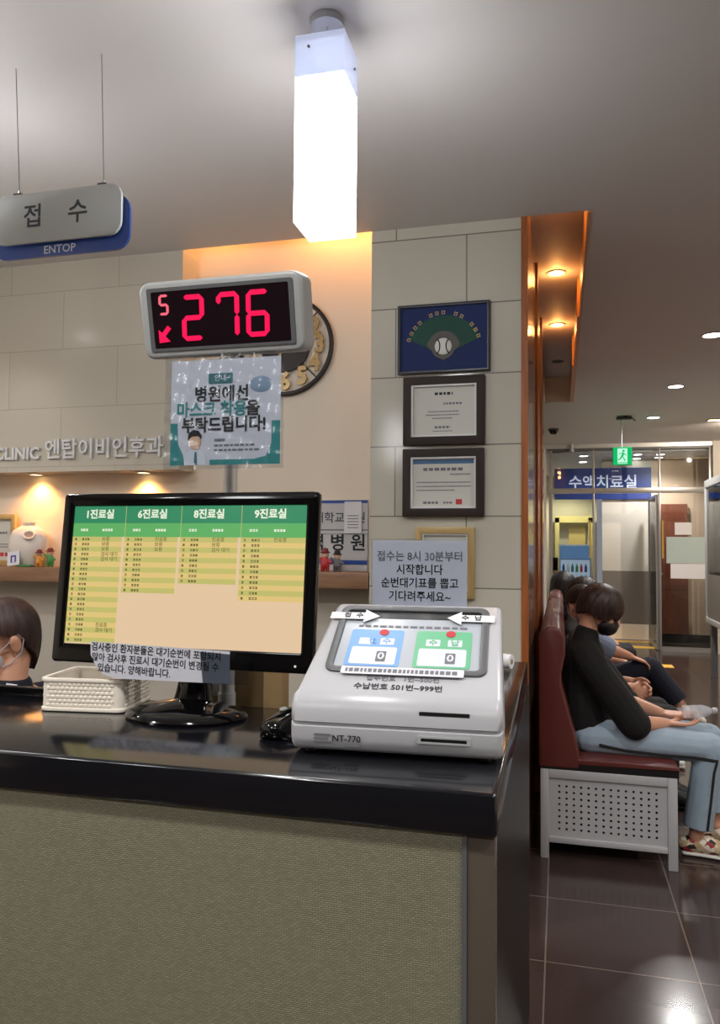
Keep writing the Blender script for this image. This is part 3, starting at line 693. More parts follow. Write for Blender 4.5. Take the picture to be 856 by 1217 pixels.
q = MB(RB_); q.ring(rr(-hx-.004, -hy-.004, hx+.004, hy+.004, .02), rr(-hx+.006, -hy+.006, hx-.006, hy-.006, .012), hh-.008, hh, WHITEB); q.build('rim', t, bevel=.002)
q = MB(RB_); q.ring(rr(-hx-.003, -hy-.003, hx+.003, hy+.003, .018), rr(-hx+.006, -hy+.006, hx-.006, hy-.006, .012), .0, .008, WHITEB); q.build('base_band', t, bevel=.002)
# kraft tray behind the monitor foot
t = thing('kraft_file_box', 'tan cardboard file box standing on the staff desk behind the monitor', 'box', (-.72, 1.75, .73))
q = MB(); q.ring([(-.86, 1.66), (-.655, 1.66), (-.655, 1.83), (-.86, 1.83)], [(-.856, 1.664), (-.659, 1.664), (-.659, 1.826), (-.856, 1.826)], .731, 1.13, KRAFT); q.box((-.86, 1.66, .731), (-.655, 1.83, .735), KRAFT); q.build('carton', t)
q = MB(); q.box((-.78, 1.657, 1.06), (-.725, 1.6595, 1.12), PAPERB); q.build('paper_label', t)
# small black gadget by the dispenser
t = thing('card_reader', 'small rounded black card reader beside the ticket dispenser', 'card reader', (-.505, 1.40, 1.05))
q = MB(); q.cap([(-.515, 1.36, 1.068), (-.50, 1.42, 1.072), (-.485, 1.47, 1.068)], [(.02, .03), (.026, .036), (.018, .03)], BLACKG, (1, 0, 0)); q.box((-.54, 1.35, 1.0505), (-.47, 1.48, 1.06), BLACKG); q.build('body', t, remesh=.004, sm=2)
q = MB(); q.ball((-.513, 1.405, 1.096), (.008, .012, .004), GREYP); q.build('button', t)
t = thing('paper_roll', 'small roll of white tissue paper at the counter end behind the dispenser', 'paper', (-.15, 2.33, 1.05))
q = MB(); q.tube([(-.20, 2.34, 1.072), (-.14, 2.32, 1.072)], .021, PAPER, 18); q.build('roll', t); q = MB(); q.tube([(-.201, 2.3405, 1.072), (-.139, 2.3195, 1.072)], .008, KRAFT, 12); q.build('core', t)

# ------------------------------------------------------------------ wall behind the counter: lettering, shelf, niche contents, clock
q = MB(); FW = facing(0, 3.386, 0)
q.text('엔탑이비인후과', FW @ Matrix.Translation((-2.205, 1.876, .004)), .108, LETTER, .016, .012, sx=.965); 
o = q.build('clinic_name_sign', smooth=False); tag(o, 'raised silver clinic name letters on the tiled bulkhead', 'sign')
q = MB(); q.text('CLINIC', FW @ Matrix.Translation((-2.568, 1.862, .004)), .085, LETTER, .03, .012, ax='RIGHT'); o = q.build('clinic_word_sign', smooth=False); tag(o, 'raised silver word CLINIC at the left edge of the bulkhead', 'sign')
t = thing('wall_shelf', 'long brown wooden shelf along the wall behind the counter', 'shelf', (-2.2, 3.45, 1.21))
q = MB(); q.box((-3.6, 3.39, 1.212), (-.84, 3.54, 1.285), SHELFW); q.build('board', t, bevel=.003)
def pic(name, label, cat, x0, z0, x1, z1, fwid, fm, y, depth, group=None, fillet=0.):
    t = thing(name, label, cat, ((x0+x1)/2, y, z0), group); F = facing(0, y, 0)
    q = MB(); q.ring([(x0, z0), (x1, z0), (x1, z1), (x0, z1)], [(x0+fwid, z0+fwid), (x1-fwid, z0+fwid), (x1-fwid, z1-fwid), (x0+fwid, z1-fwid)], .0, depth, fm, F); q.build('frame', t, bevel=.002)
    if fillet:
        a, b_ = fwid-.004, fwid+fillet
        q = MB(); q.ring([(x0+a, z0+a), (x1-a, z0+a), (x1-a, z1-a), (x0+a, z1-a)], [(x0+b_, z0+b_), (x1-b_, z0+b_), (x1-b_, z1-b_), (x0+b_, z1-b_)], .0, depth*.8, WHITEF, F); q.build('fillet', t, bevel=.001)
    q = MB(); q.box((x0+fwid-.002, z0+fwid-.002, 0), (x1-fwid+.002, z1-fwid+.002, .004), CERT, F); q.build('certificate', t)
    return t, F
def lines(q, F, spec, d=.0042):
    for x0, x1, z, h, m in spec:
        x = x0
        while x < x1:
            wd = min(random.uniform(.5, 1.1)*h*1.6, x1-x); q.box((x, z-h/2, d), (x+wd, z+h/2, d+.0006), m, F); x += wd+h*.45
pic_l, F = pic('framed_certificate', 'pale gold framed certificate at the left end of the shelf beside the vase', 'framed certificate', -3.02, 1.287, -2.80, 1.56, .028, GOLDF, 3.52, .02)
q = MB(); lines(q, F, [(-2.95, -2.86, 1.46, .012, GREYINK), (-2.97, -2.84, 1.40, .005, GREYINK), (-2.97, -2.84, 1.385, .005, GREYINK), (-2.90, -2.85, 1.345, .02, REDINK)]); q.build('print', pic_l, smooth=False)
q = MB(); q.lathe([(.02, .0), (.055, .004), (.092, .05), (.108, .10), (.104, .15), (.085, .185), (.055, .205), (.03, .212), (.028, .222), (.038, .228), (.034, .222), (.022, .2)], CHINA, (-2.685, 3.465, 1.286), 40, 1.05, .62)
t = thing('china_vase', 'round white china vase on the shelf under the warm spotlight', 'vase', (-2.685, 3.465, 1.286)); q.build('vase_body', t)
FV = frame((-2.640, 3.408, 1.448), (1, .45, 0), (-.1, .55, 1))
q = MB(); q.prism([(x, y*.8) for x, y in circ(.026, 20)], -.004, .003, mat('vase_hollow_shade', (168, 140, 126), .6), FV); q.build('opening', t)  # shade inside the hollow painted as a darker flat disc
q = MB(); q.tube([FV @ V((.027*math.cos(R(a)), .0216*math.sin(R(a)), .002)) for a in range(0, 361, 15)], .006, CHINA, 8); q.build('opening_lip', t)
t = thing('symbol_card', 'small white card with a purple symbol leaning on the vase', 'card', (-2.76, 3.395, 1.286))
FC = frame((-2.72, 3.398, 1.325), (1, 0, .12), (-.12, .15, 1))
q = MB(); q.box((-.036, -.034, 0), (.036, .038, .003), PAPER, FC); q.build('card', t); q = MB(); q.ring([(-.016, -.018), (.016, -.018), (.016, .018), (-.016, .018)], [(-.008, -.019), (.008, -.019), (.008, .010), (-.008, .010)], .003, .004, PURPLE, FC); q.build('symbol', t, smooth=False)
q = MB(); q.box((-2.70, 3.395, 1.286), (-2.62, 3.42, 1.296), GREENP); tag(q.build('green_sponge', bevel=.003), 'thin green block under the white vase front', 'block')
def figurine(name, label, x, y, z, m, hat, h=.1, arm=True):
    t = thing(name, label, 'figurine', (x, y, z), 'shelf figurines'); s = h/.1
    q = MB(); q.cap([(x-.012*s, y, z+.008*s), (x-.01*s, y, z+.03*s)], [.009*s, .011*s], m); q.cap([(x+.012*s, y, z+.008*s), (x+.01*s, y, z+.03*s)], [.009*s, .011*s], m); q.cap([(x, y, z+.03*s), (x, y, z+.056*s)], [.02*s, .016*s], m)
    q.cap([(x-.014*s, y, z+.052*s), (x-.032*s, y-.004, z+.066*s)], [.007*s, .007*s], m); q.cap([(x+.014*s, y, z+.052*s), (x+.03*s, y-.004, z+.04*s)], [.007*s, .007*s], m); q.build('body', t, remesh=.003, sm=2)
    q = MB(); q.ball((x, y, z+.075*s), .018*s, BEIGE); q.build('head', t)
    q = MB(); q.lathe([(.024*s, 0), (.024*s, .004*s), (.016*s, .006*s), (.014*s, .018*s), (.004*s, .022*s)], hat, (x, y, z+.083*s), 16); q.build('hat', t)
figurine('toy_figurine', 'orange figurine with dark red hat on the shelf beside the vase', -2.585, 3.42, 1.286, ORANGE, DKRED, .085)
figurine('toy_figurine', 'green figurine on the shelf half hidden by the monitor corner', -2.52, 3.42, 1.286, GREENP, DKRED, .095)
figurine('toy_figurine', 'red figurine with raised arm in front of the hospital plaque', -1.055, 3.42, 1.286, REDP, DKRED, .105)
figurine('toy_figurine', 'grey figurine beside the red one in front of the hospital plaque', -.995, 3.42, 1.286, GREYD, BLACKM, .095)
t = thing('hospital_plaque', 'white hospital plaque with blue bands and black lettering on the shelf', 'plaque', (-1.05, 3.50, 1.286))
F = facing(0, 3.52, 0)
q = MB(); q.box((-1.42, 1.287, -.012), (-.878, 1.62, 0), mat('plaque_panel', (196, 196, 198), .35), F); q.build('panel', t)
q = MB(); q.box((-1.42, 1.608, 0), (-.878, 1.622, .002), BLUEP, F); q.box((-1.42, 1.478, 0), (-.878, 1.484, .001), GREYINK, F); q.box((-1.42, 1.318, 0), (-.878, 1.338, .002), BLUEP, F); q.box((-1.42, 1.46, 0), (-.878, 1.463, .001), GREYINK, F); q.build('bands', t, smooth=False)
q = MB(); q.text('대학교병원', F @ Matrix.Translation((-1.015, 1.536, .001)), .056, SIGNT, .012); q.text('협 력 병 원', F @ Matrix.Translation((-1.075, 1.416, .001)), .085, INK, .02); q.build('lettering', t, smooth=False)
q = MB(); q.rrect(-.99, 1.465, -.905, 1.615, .004, .006, .0075, PAPER, F); 
for i in range(5): q.box((-.975, 1.49+.014*i, .0075), (-.92, 1.494+.014*i, .008), GREYINK, F)
o = q.build('paper_slip'); tag(o, 'white paper slip stuck over the top of the hospital plaque', 'paper')
# clock with cut out numerals
t = thing('wall_clock', 'round dark metal wall clock with cut-out gold numerals', 'clock', (-1.30, 3.53, 2.38))
F = facing(-1.30, 3.535, 2.378)
q = MB(); q.ring(circ(.245, 48), circ(.225, 48), 0, .02, BRONZE, F); q.build('outer_ring', t, bevel=.003)
q = MB(); q.ring(circ(.125, 40), circ(.11, 40), .002, .018, BRONZE, F); q.prism(circ(.112, 40), .0, .006, BRONZE, F)
for a in (45, 135, 225, 315): q.box((-.003, .12, .004), (.003, .228, .008), BRONZE, F @ Matrix.Rotation(R(a), 4, 'Z'))
q.build('inner_ring', t)
for k in range(1, 13):
    a = R(90-30*k); q = MB(); q.text(str(k), F @ Matrix.Translation((.175*math.cos(a), .175*math.sin(a), .012)), .118, GOLD, .045, .01, sx=.9); q.build('numeral', t, smooth=False)
for ang, ln, wd in ((-60, .085, .007), (150, .10, .005)): q = MB(); q.box((-wd, -.02, .018), (wd, ln, .021), GOLD, F @ Matrix.Rotation(R(ang), 4, 'Z')); q.build('hand', t)
# pillar frames
t = thing('baseball_plaque', 'dark blue plaque with a baseball on a green field, topmost on the pillar', 'plaque', (-.50, 3.38, 2.17))
F = facing(0, 3.389, 0); x0, x1, z0, z1 = -.708, -.296, 2.176, 2.488
q = MB(); q.ring([(x0, z0), (x1, z0), (x1, z1), (x0, z1)], [(x0+.012, z0+.012), (x1-.012, z0+.012), (x1-.012, z1-.012), (x0+.012, z1-.012)], 0, .022, mat('plaque_edge', (66, 66, 70), .3, metal=.5), F); q.build('frame', t, bevel=.002)
q = MB(); q.box((x0+.01, z0+.01, 0), (x1-.01, z1-.01, .008), NAVY, F); q.build('panel', t)
cx, cz = -.502, 2.295
fan = [(cx, cz-.045)] + [(cx+.205*math.cos(R(a))*.86, cz-.03+.185*math.sin(R(a))*.92) for a in range(22, 160, 6)]
q = MB(); q.prism(fan, .008, .0095, GREENF, F); q.build('field', t, smooth=False)
q = MB(); q.prism([(cx, cz-.065)]+[(cx+.075*math.cos(R(a)), cz-.01+.08*math.sin(R(a))) for a in range(10, 172, 8)], .0095, .0105, DIRT, F); q.prism(circ(.052, 28, cx, cz-.005), .0105, .0115, DIRT, F); q.build('infield', t, smooth=False)
q = MB(); q.ball((cx, cz, .0125), (.038, .038, .010), mat('ball_white', (220, 222, 214), .5), F, 24)
o = q.build('baseball', t)
q = MB()
for sg in (-1, 1): q.tube([F @ V((cx+sg*(.034-.020*math.cos(R(a))), cz+.034*math.sin(R(a)), .0225-.006*abs(math.sin(R(a))))) for a in range(-70, 71, 10)], .003, INK, 6)
q.build('seam', o)
q = MB()
for i in range(15):
    a = R(158-136*i/14)
    if i in (4, 8, 11): continue
    M = F @ Matrix.Translation((cx+.196*math.cos(a)*.86, cz-.03+.20*math.sin(a)*.92, .009)) @ Matrix.Rotation(a-math.pi/2, 4, 'Z')
    q.box((-.008, -.009, 0), (-.005, .009, .001), GOLD, M); q.box((-.003, .004, 0), (.007, .007, .001), GOLD, M); q.box((-.003, -.008, 0), (.007, -.005, .001), GOLD, M); q.box((.003, -.004, 0), (.006, .004, .001), GOLD, M)
q.build('gilt_marks', t, smooth=False)
t, F = pic('framed_certificate', 'dark framed cream certificate, directly under the blue baseball plaque', 'framed certificate', -.680, 1.856, -.318, 2.160, .036, DARKF, 3.388, .024, 'pillar certificates', .008)
q = MB(); lines(q, F, [(-.54, -.46, 2.085, .012, INK), (-.50, -.42, 2.04, .009, GREYINK), (-.57, -.43, 2.005, .005, GREYINK), (-.58, -.43, 1.99, .005, GREYINK), (-.55, -.46, 1.975, .005, GREYINK), (-.54, -.47, 1.935, .010, GREYINK), (-.55, -.46, 1.918, .004, GREYINK)]); q.build('print', t, smooth=False)
t, F = pic('framed_certificate', 'dark framed certificate with a blue top band and red seal', 'framed certificate', -.681, 1.538, -.320, 1.838, .036, DARKF, 3.388, .024, 'pillar certificates', .008)
q = MB(); lines(q, F, [(-.59, -.41, 1.748, .013, GREYINK), (-.47, -.38, 1.725, .006, GREYINK), (-.62, -.38, 1.69, .005, GREYINK), (-.62, -.38, 1.672, .005, GREYINK), (-.62, -.45, 1.655, .005, GREYINK), (-.59, -.52, 1.60, .010, GREYINK), (-.50, -.46, 1.60, .008, GREYINK)])
q.box((-.638, 1.772, .0042), (-.362, 1.79, .005), mat('blue_print', (70, 110, 150), .5), F); q.box((-.445, 1.592, .0042), (-.418, 1.615, .005), REDINK, F); q.build('print', t, smooth=False)
t, F = pic('framed_certificate', 'pale gold framed certificate low on the pillar behind the paper notice', 'framed certificate', -.622, 1.18, -.362, 1.492, .030, GOLDF, 3.388, .02, 'pillar certificates', .006)
q = MB(); lines(q, F, [(-.55, -.44, 1.42, .012, GREYINK), (-.57, -.42, 1.39, .006, GREYINK), (-.57, -.42, 1.37, .006, GREYINK), (-.57, -.42, 1.35, .006, GREYINK)]); q.build('print', t, smooth=False)

# ------------------------------------------------------------------ benches
def bench(y0, y1, label, holes):
    t = thing('waiting_bench', label, 'bench', (.2, (y0+y1)/2, 0), 'corridor benches')
    prof = [(-.10, .405), (-.10, .98), (-.085, 1.02), (-.05, 1.046), (-.005, 1.038), (.018, 1.0), (.020, .92), (.002, .83), (.004, .78), (.03, .68), (.062, .56), (.083, .452), (.08, .405)]
    FB = frame((0, y0, 0), (1, 0, 0), (0, 0, 1))       # local z towards -Y
    q = MB(); q.prism(prof, 0, -(y1-y0), MAROON, FB); q.build('backrest', t, bevel=.012, seg=3)
    q = MB(); q.prism([(.07, .426), (.50, .430), (.504, .438), (.49, .447), (.30, .453), (.07, .452)], 0, -(y1-y0), MAROON, FB); q.build('seat', t, bevel=.008, seg=3)
    q = MB(); q.box((-.09, y0+.002, .398), (.498, y1-.002, .428), BLACKM); q.build('seat_base', t)
    for yy in ((y0, y1-.03) if holes else (y0, y1-.03)):
        q = MB(); q.box((-.092, yy, 0), (-.055, yy+.035, .40), BENCHG); q.box((.452, yy, 0), (.492, yy+.035, .40), BENCHG); q.box((-.055, yy, .36), (.452, yy+.035, .40), BENCHG); q.box((-.055, yy, .072), (.452, yy+.035, .098), BENCHG)
        fr = q.build('end_frame', t, bevel=.003)
        q = MB(); nx, nz = (14, 8); X0, X1, Z0, Z1 = -.055, .452, .098, .36
        mx, mz = .030, .022; gx = (X1-X0-2*mx)/nx; gz = (Z1-Z0-2*mz)/nz; yb = yy+.010
        for a, b_ in (((X0, yb, Z0), (X0+mx, yb+.003, Z1)), ((X1-mx, yb, Z0), (X1, yb+.003, Z1)), ((X0+mx, yb, Z0), (X1-mx, yb+.003, Z0+mz)), ((X0+mx, yb, Z1-mz), (X1-mx, yb+.003, Z1))): q.box(a, b_, BENCHG)
        for i in range(nx):
            for j in range(nz):
                cx_, cz_ = X0+mx+gx*(i+.5), Z0+mz+gz*(j+.5); pts = []; sq = []
                for k in range(8):
                    a = math.pi/4*k; pts.append((cx_+.0058*math.cos(a), cz_+.0058*math.sin(a)))
                    c_, s_ = math.cos(a), math.sin(a); mm = max(abs(c_), abs(s_)); sq.append((cx_+c_/mm*gx/2, cz_+s_/mm*gz/2))
                q.ring(sq, pts, -yb-.003, -yb, BENCHG, frame((0, 0, 0), (1, 0, 0), (0, 0, 1)))
        q.build('perforated_panel', t, smooth=False)
    q = MB(); q.box((-.05, y0+.06, .10), (-.03, y1-.06, .385), BLACKM); q.box((.40, y0+.06, .10), (.42, y1-.06, .385), BLACKM); q.box((-.05, y0+.06, .10), (.42, y0+.07, .385), BLACKM); q.build('under_seat_shade', t)  # black boards standing in for the dark shade under the seat
    return t
bench(3.662, 5.75, 'maroon padded waiting bench with grey perforated end, nearest the counter', True)
bench(5.9, 8.0, 'maroon padded waiting bench farther down the corridor behind the seated people', False)

# ------------------------------------------------------------------ people
def hand(b, wrist, d, nrm, thumb, curl=25., sc_=1., m=SKIN, spread=0.):
    d = V(d).normalized(); n = V(nrm); n = (n-d*n.dot(d)).normalized(); s = V(thumb); s = (s-d*s.dot(d)-n*s.dot(n)).normalized()
    wv = V(wrist)
    b.cap([wv, wv+d*.045*sc_, wv+d*.085*sc_], [(.015*sc_, .026*sc_), (.014*sc_, .037*sc_), (.011*sc_, .036*sc_)], m, s)
    for i, ln in enumerate((.072, .080, .074, .058)):
        off = (1.5-i)*.0205*sc_; p = wv+d*(.088-.004*abs(i-1))*sc_+s*off
        pts = [p-d*.02*sc_]; pts.append(p); a = 0
        dd = (d+s*(1.5-i)*.05*(1+spread)).normalized()
        for fr_ in (.46, .30, .24):
            a += R(curl)*(1.0 if fr_ != .46 else .8); p = p+(dd*math.cos(a)+n*math.sin(a))*ln*fr_*sc_; pts.append(p)
        b.cap(pts, [.0088*sc_, .0092*sc_, .0084*sc_, .0078*sc_, .0066*sc_], m, s, 10)
    p = wv+d*.022*sc_+s*.022*sc_; pts = [p]
    dirs = [(d*.62+s*.72+n*.30), (d*.85+s*.40+n*.35), (d*.95+s*.1+n*.3)]
    for q_, ln in zip(dirs, (.042, .034, .026)): p = p+q_.normalized()*ln*sc_; pts.append(p)
    b.cap(pts, [.014*sc_, .0115*sc_, .010*sc_, .0078*sc_], m, n, 10)
def headM(c, yaw, pitch, roll=0.): return Matrix.Translation(c) @ Matrix.Rotation(R(yaw), 4, 'Z') @ Matrix.Rotation(R(pitch), 4, 'Y') @ Matrix.Rotation(R(roll), 4, 'X')
def head(b, M):
    b.ball((-.012, 0, .030), (.094, .074, .082), SKIN, M, 20); b.ball((.028, 0, -.040), (.056, .056, .068), SKIN, M, 18); b.ball((.056, 0, -.090), (.026, .028, .022), SKIN, M)
    b.ball((.050, .034, -.028), (.032, .026, .028), SKIN, M); b.ball((.050, -.034, -.028), (.032, .026, .028), SKIN, M)
    b.cap([(.078, 0, .012), (.094, 0, -.012), (.104, 0, -.030)], [.009, .011, .013], SKIN, M=M); b.ball((.092, .012, -.033), .009, SKIN, M); b.ball((.092, -.012, -.033), .009, SKIN, M)
    b.cap([(.074, -.045, .024), (.084, 0, .026), (.074, .045, .024)], [.010, .011, .010], SKIN, (0, 0, 1), M=M)
    for sg in (-1, 1):
        b.ball((-.006, sg*.078, -.016), (.019, .008, .031), SKIN, M); b.ball((-.002, sg*.082, -.004), (.016, .008, .018), SKIN, M)
def face_parts(t, M, mask=None, lips=True):
    for sg in (-1, 1):
        q = MB(); q.ball((.072, sg*.031, .004), (.0125, .0135, .0095), EYEW, M); e = q.build('eye', t)
        q = MB(); q.ball((.081, sg*.031, .002), (.005, .006, .006), IRIS, M); q.build('iris', e)
        q = MB(); q.cap([(.080, sg*.016, .022), (.082, sg*.032, .027), (.070, sg*.048, .023)], [.003, .0038, .002], HAIRB, M=M); q.build('eyebrow', t)
    if mask is None or lips:
        q = MB(); q.ball((.083, 0, -.062), (.008, .022, .007), LIP, M); q.build('lips', t)
    if mask:
        q = MB(); q.ball((.056, 0, -.056), (.060, .062, .052), mask, M, 20); q.ball((.092, 0, -.038), (.022, .026, .026), mask, M); k = q.build('face_mask', t, remesh=.006, sm=3)
        for sg in (-1, 1):
            q = MB()
            q.tube([M @ V(p) for p in ((.045, sg*.062, -.035), (.018, sg*.074, -.012), (-.012, sg*.086, .014), (-.026, sg*.088, -.006), (-.016, sg*.084, -.042), (.015, sg*.070, -.07), (.035, sg*.060, -.075))], .0018, mask, 6); q.build('ear_loop', k)
def shoe(t, ankle, d, up_m, sole_m, ln=.25, name='shoe'):
    a = V(ankle); d = V(d).normalized(); s = V((-d.y, d.x, 0)); z = V((0, 0, 1))
    q = MB(); h = a-d*.055; h.z = .028+(a.z-.09 if a.z > .15 else 0)
    q.cap([h+z*.018, h+d*.07+z*.030, h+d*.14+z*.016, h+d*(ln-.05)+z*.006], [(.038, .036), (.048, .038), (.034, .043), (.022, .036)], up_m, s); o = q.build(name, t, remesh=.006, sm=2)
    q = MB(); q.cap([h-z*.014-d*.01, h+d*.08-z*.014, h+d*.15-z*.014, h+d*(ln-.04)-z*.012], [(.013, .036), (.012, .036), (.012, .046), (.012, .036)], sole_m, s); q.build('sole', o, remesh=.005, sm=2)
    return o

def hair_cap(q, m, M, zf, zs, zb, rx=.108, ry=.094, ztop=.124, zc=.02, xo=-.012, flare=0., n=96, k=16):
    # one cap of combed hair: hem height zf at the brow, zs at the sides, zb at the nape
    vs = []; fs = []
    rnd = [random.random() for _ in range(n)]; cl = [random.random() for _ in range(n//4+1)]
    for j in range(k+1):
        t = j/k
        for i in range(n):
            a = 2*math.pi*i/n; c = math.cos(a); s_ = math.sin(a)
            w = max(0, c)**1.5; w2 = max(0, -c)**1.2
            hem = zs*(1-w-w2 if w+w2 < 1 else 0)+zf*w+zb*w2 + .012*(rnd[i]-.5) + .022*(cl[i//4]-.5)
            z = ztop+(hem-ztop)*(t**1.6 if t < 1 else 1)
            r = math.sqrt(max(0, 1-((z-zc)/(ztop-zc))**2)) if z > zc else 1-.26*((zc-z)/.1)**2*(1-flare)
            rip = 1+(.010*math.sin(a*17+rnd[i]*1.4)+.008*math.sin(a*31+t*3)+.010*(rnd[i]-.5))*min(1, t*2)
            r = max(r, .02)*rip
            vs.append((xo+rx*r*c, ry*r*s_, z))
    for j in range(k):
        for i in range(n): fs.append((j*n+i, j*n+(i+1) % n, (j+1)*n+(i+1) % n, (j+1)*n+i))
    b0 = len(vs)                       # inner lip
    for i in range(n):
        x, y, z = vs[k*n+i]; vs.append((xo+(x-xo)*.86, y*.86, z+.006))
    for i in range(n): fs.append((k*n+i, k*n+(i+1) % n, b0+(i+1) % n, b0+i))
    fs.append(tuple(range(n))); fs.append(tuple(range(b0, b0+n))[::-1])
    q._add(vs, fs, m, M)
def sitter(y, label, hc, hpitch, hyaw, hair, hair_kind, top_m, leg_m, legs, arms, mask, vox=.006, neckb=(.115, .975), lean=0., shoe_m=(SHOEB, BLACKM), sleeve='long', group=None):
    t = thing('person', label, 'person', (.12, y, .44), group)
    M = headM(hc, hyaw, hpitch); nb = V((neckb[0], y, neckb[1]))
    b = MB(); head(b, M)
    b.cap([nb-V((0, 0, .04)), nb+V((.012, 0, .03)), M @ V((-.03, 0, -.04))], [(.055, .060), (.048, .052), (.052, .052)], SKIN)
    b.cap([(.11, y, .53), (.10, y, .70), (.105, y, .82), (.11, y, .87)], [(.08, .12), (.08, .11), (.075, .12), (.04, .10)], SKIN)
    for sh, el, wr, hd, nr, th, cu in arms:
        b.cap([sh, el], [.042, .036], SKIN); b.cap([el, V(el).lerp(V(wr), .35), wr], [.037, .038, .024], SKIN); hand(b, wr, hd, nr, th, cu)
    for hip, kn, an in legs:
        b.cap([hip, kn], [.06, .048], SKIN); b.cap([kn, V(kn).lerp(V(an), .35), an], [.046, .046, .033], SKIN); b.cap([an, V(an)+V((.01, 0, -.03)), V(an)+V((.10, 0, -.045))], [.034, .034, .02], SKIN)
    b.build('body', t, remesh=vox, sm=3)
    face_parts(t, M, mask, False)
    # top
    q = MB()
    q.cap([(.125, y, .50), (.115, y, .60), (.108, y, .72), (.112, y, .84), (.116, y, .915), tuple(nb-V((0, 0, .02))), tuple(nb+V((.004, 0, .012)))], [(.115, .175), (.122, .172), (.118, .168), (.112, .178), (.088, .168), (.066, .082), (.058, .066)], top_m)
    for sh, el, wr, hd, nr, th, cu in arms:
        sh_, el_, wr_ = V(sh), V(el), V(wr)
        q.cap([V((.115, y, .915)).lerp(sh_, .35), V((.115, y, .905)).lerp(sh_, .75), sh_.lerp(el_, .12), sh_.lerp(el_, .55), el_], [.066, .070, .072, .074, .072], top_m)
        fr_ = {'long': .97, 'rolled': .36, 'short': .14}[sleeve]
        q.cap([el_, el_.lerp(wr_, fr_*.5), el_.lerp(wr_, fr_)], [.062, .058 if sleeve != 'long' else .048, .052 if sleeve != 'long' else .034], top_m)
    cu_ = []
    if sleeve != 'long':
        for sh, el, wr, hd, nr, th, cu in arms:
            e_, w_ = V(el), V(wr); cu_.append((e_.lerp(w_, {'rolled': .27, 'short': .05}[sleeve]), (w_-e_).normalized(), .105))
    q.build('top', t, remesh=.007, sm=2, cuts=cu_)
    # trousers
    q = MB(); 
    q.cap([(.09, y-.02, .535), (.09, y+.02, .535)], [(.10, .13), (.10, .13)], leg_m, (0, 1, 0))
    for hip, kn, an in legs:
        h_, k_, a_ = V(hip), V(kn), V(an)
        q.cap([h_, h_.lerp(k_, .5), k_-(k_-h_).normalized()*.01], [(.085, .092), (.078, .085), (.066, .070)], leg_m)
        q.cap([k_, k_.lerp(a_, .3), k_.lerp(a_, .75), a_], [.068, .066, .066, .066], leg_m)
    q.build('trousers', t, remesh=.007, sm=2, cuts=[(tuple(V(an)+V((0, 0, .04))), tuple((V(an)-V(kn)).normalized()), .12) for hip, kn, an in legs])
    # hair
    q = MB()
    if hair_kind == 'bob': hair_cap(q, hair, M, .004, -.050, -.072, .112, .097, .122)
    elif hair_kind == 'short': hair_cap(q, hair, M, .062, .012, -.055, .104, .085, .122)
    else:
        hair_cap(q, hair, M, .045, -.16, -.20, .110, .097, .124, flare=.75)
    q.build('hair', t, angle=80)
    return t, M
Y1 = 3.965
FWD = (1, 0, 0)
p1legs = [((.13, Y1-.10, .515), (.655, Y1-.115, .500), (.600, Y1-.09, .10)), ((.13, Y1+.10, .515), (.69, Y1+.11, .495), (.70, Y1+.08, .12))]
p1arms = [((.125, Y1-.165, .875), (.325, Y1-.185, .600), (.475, Y1-.085, .592), (1, .22, -.08), (0, .25, 1), (0, 1, .35), 16),
          ((.125, Y1+.165, .875), (.300, Y1+.175, .640), (.470, Y1+.085, .605), (1, -.18, -.06), (0, -.25, 1), (0, -1, .5), 16)]
p1, M1 = sitter(Y1, 'person with brown bob and black mask looking down at a bottle, nearest on the bench', (.192, Y1, 1.108), 30, -4, HAIRB, 'bob', BLACKC, DENIM, p1legs, p1arms, BLACKM, .005, (.118, .975), sleeve='rolled')
hip, kn, an = [V(v) for v in p1legs[0]]
tr = [c for c in p1.children if c.name.startswith('trousers')][0]
from mathutils.bvhtree import BVHTree
off = tr.location + p1.location
bv = BVHTree.FromPolygons([v.co + off for v in tr.data.vertices], [tuple(p.vertices) for p in tr.data.polygons])
path = [hip+V((.04, 0, -.02)), hip.lerp(kn, .3)+V((0, 0, -.034)), hip.lerp(kn, .6)+V((0, 0, -.038)), hip.lerp(kn, .86)+V((0, 0, -.036)), kn+V((.022, 0, -.045)), kn.lerp(an, .25)+V((.022, 0, 0)), kn.lerp(an, .6)+V((.028, 0, 0)), kn.lerp(an, .97)+V((.032, 0, 0))]
pts = []
for i in range(len(path)-1):
    for k in range(6):
        p = path[i].lerp(path[i+1], k/6); h_ = bv.ray_cast(V((p.x, p.y-.4, p.z)), V((0, 1, 0)))[0]
        if h_ is not None: pts.append(h_+V((0, -.001, 0)))
q = MB(); q.tube(pts, [(.0075, .0035)]*len(pts), CHARC, 8, side=(0, 0, 1)); q.build('side_stripe', tr)
for (h_, k_, a_), dx in zip(p1legs, (0, 0)): shoe(p1, (a_[0]+.01, a_[1], .09), (1, -.12, 0), FLORAL, SHOEW, .25)
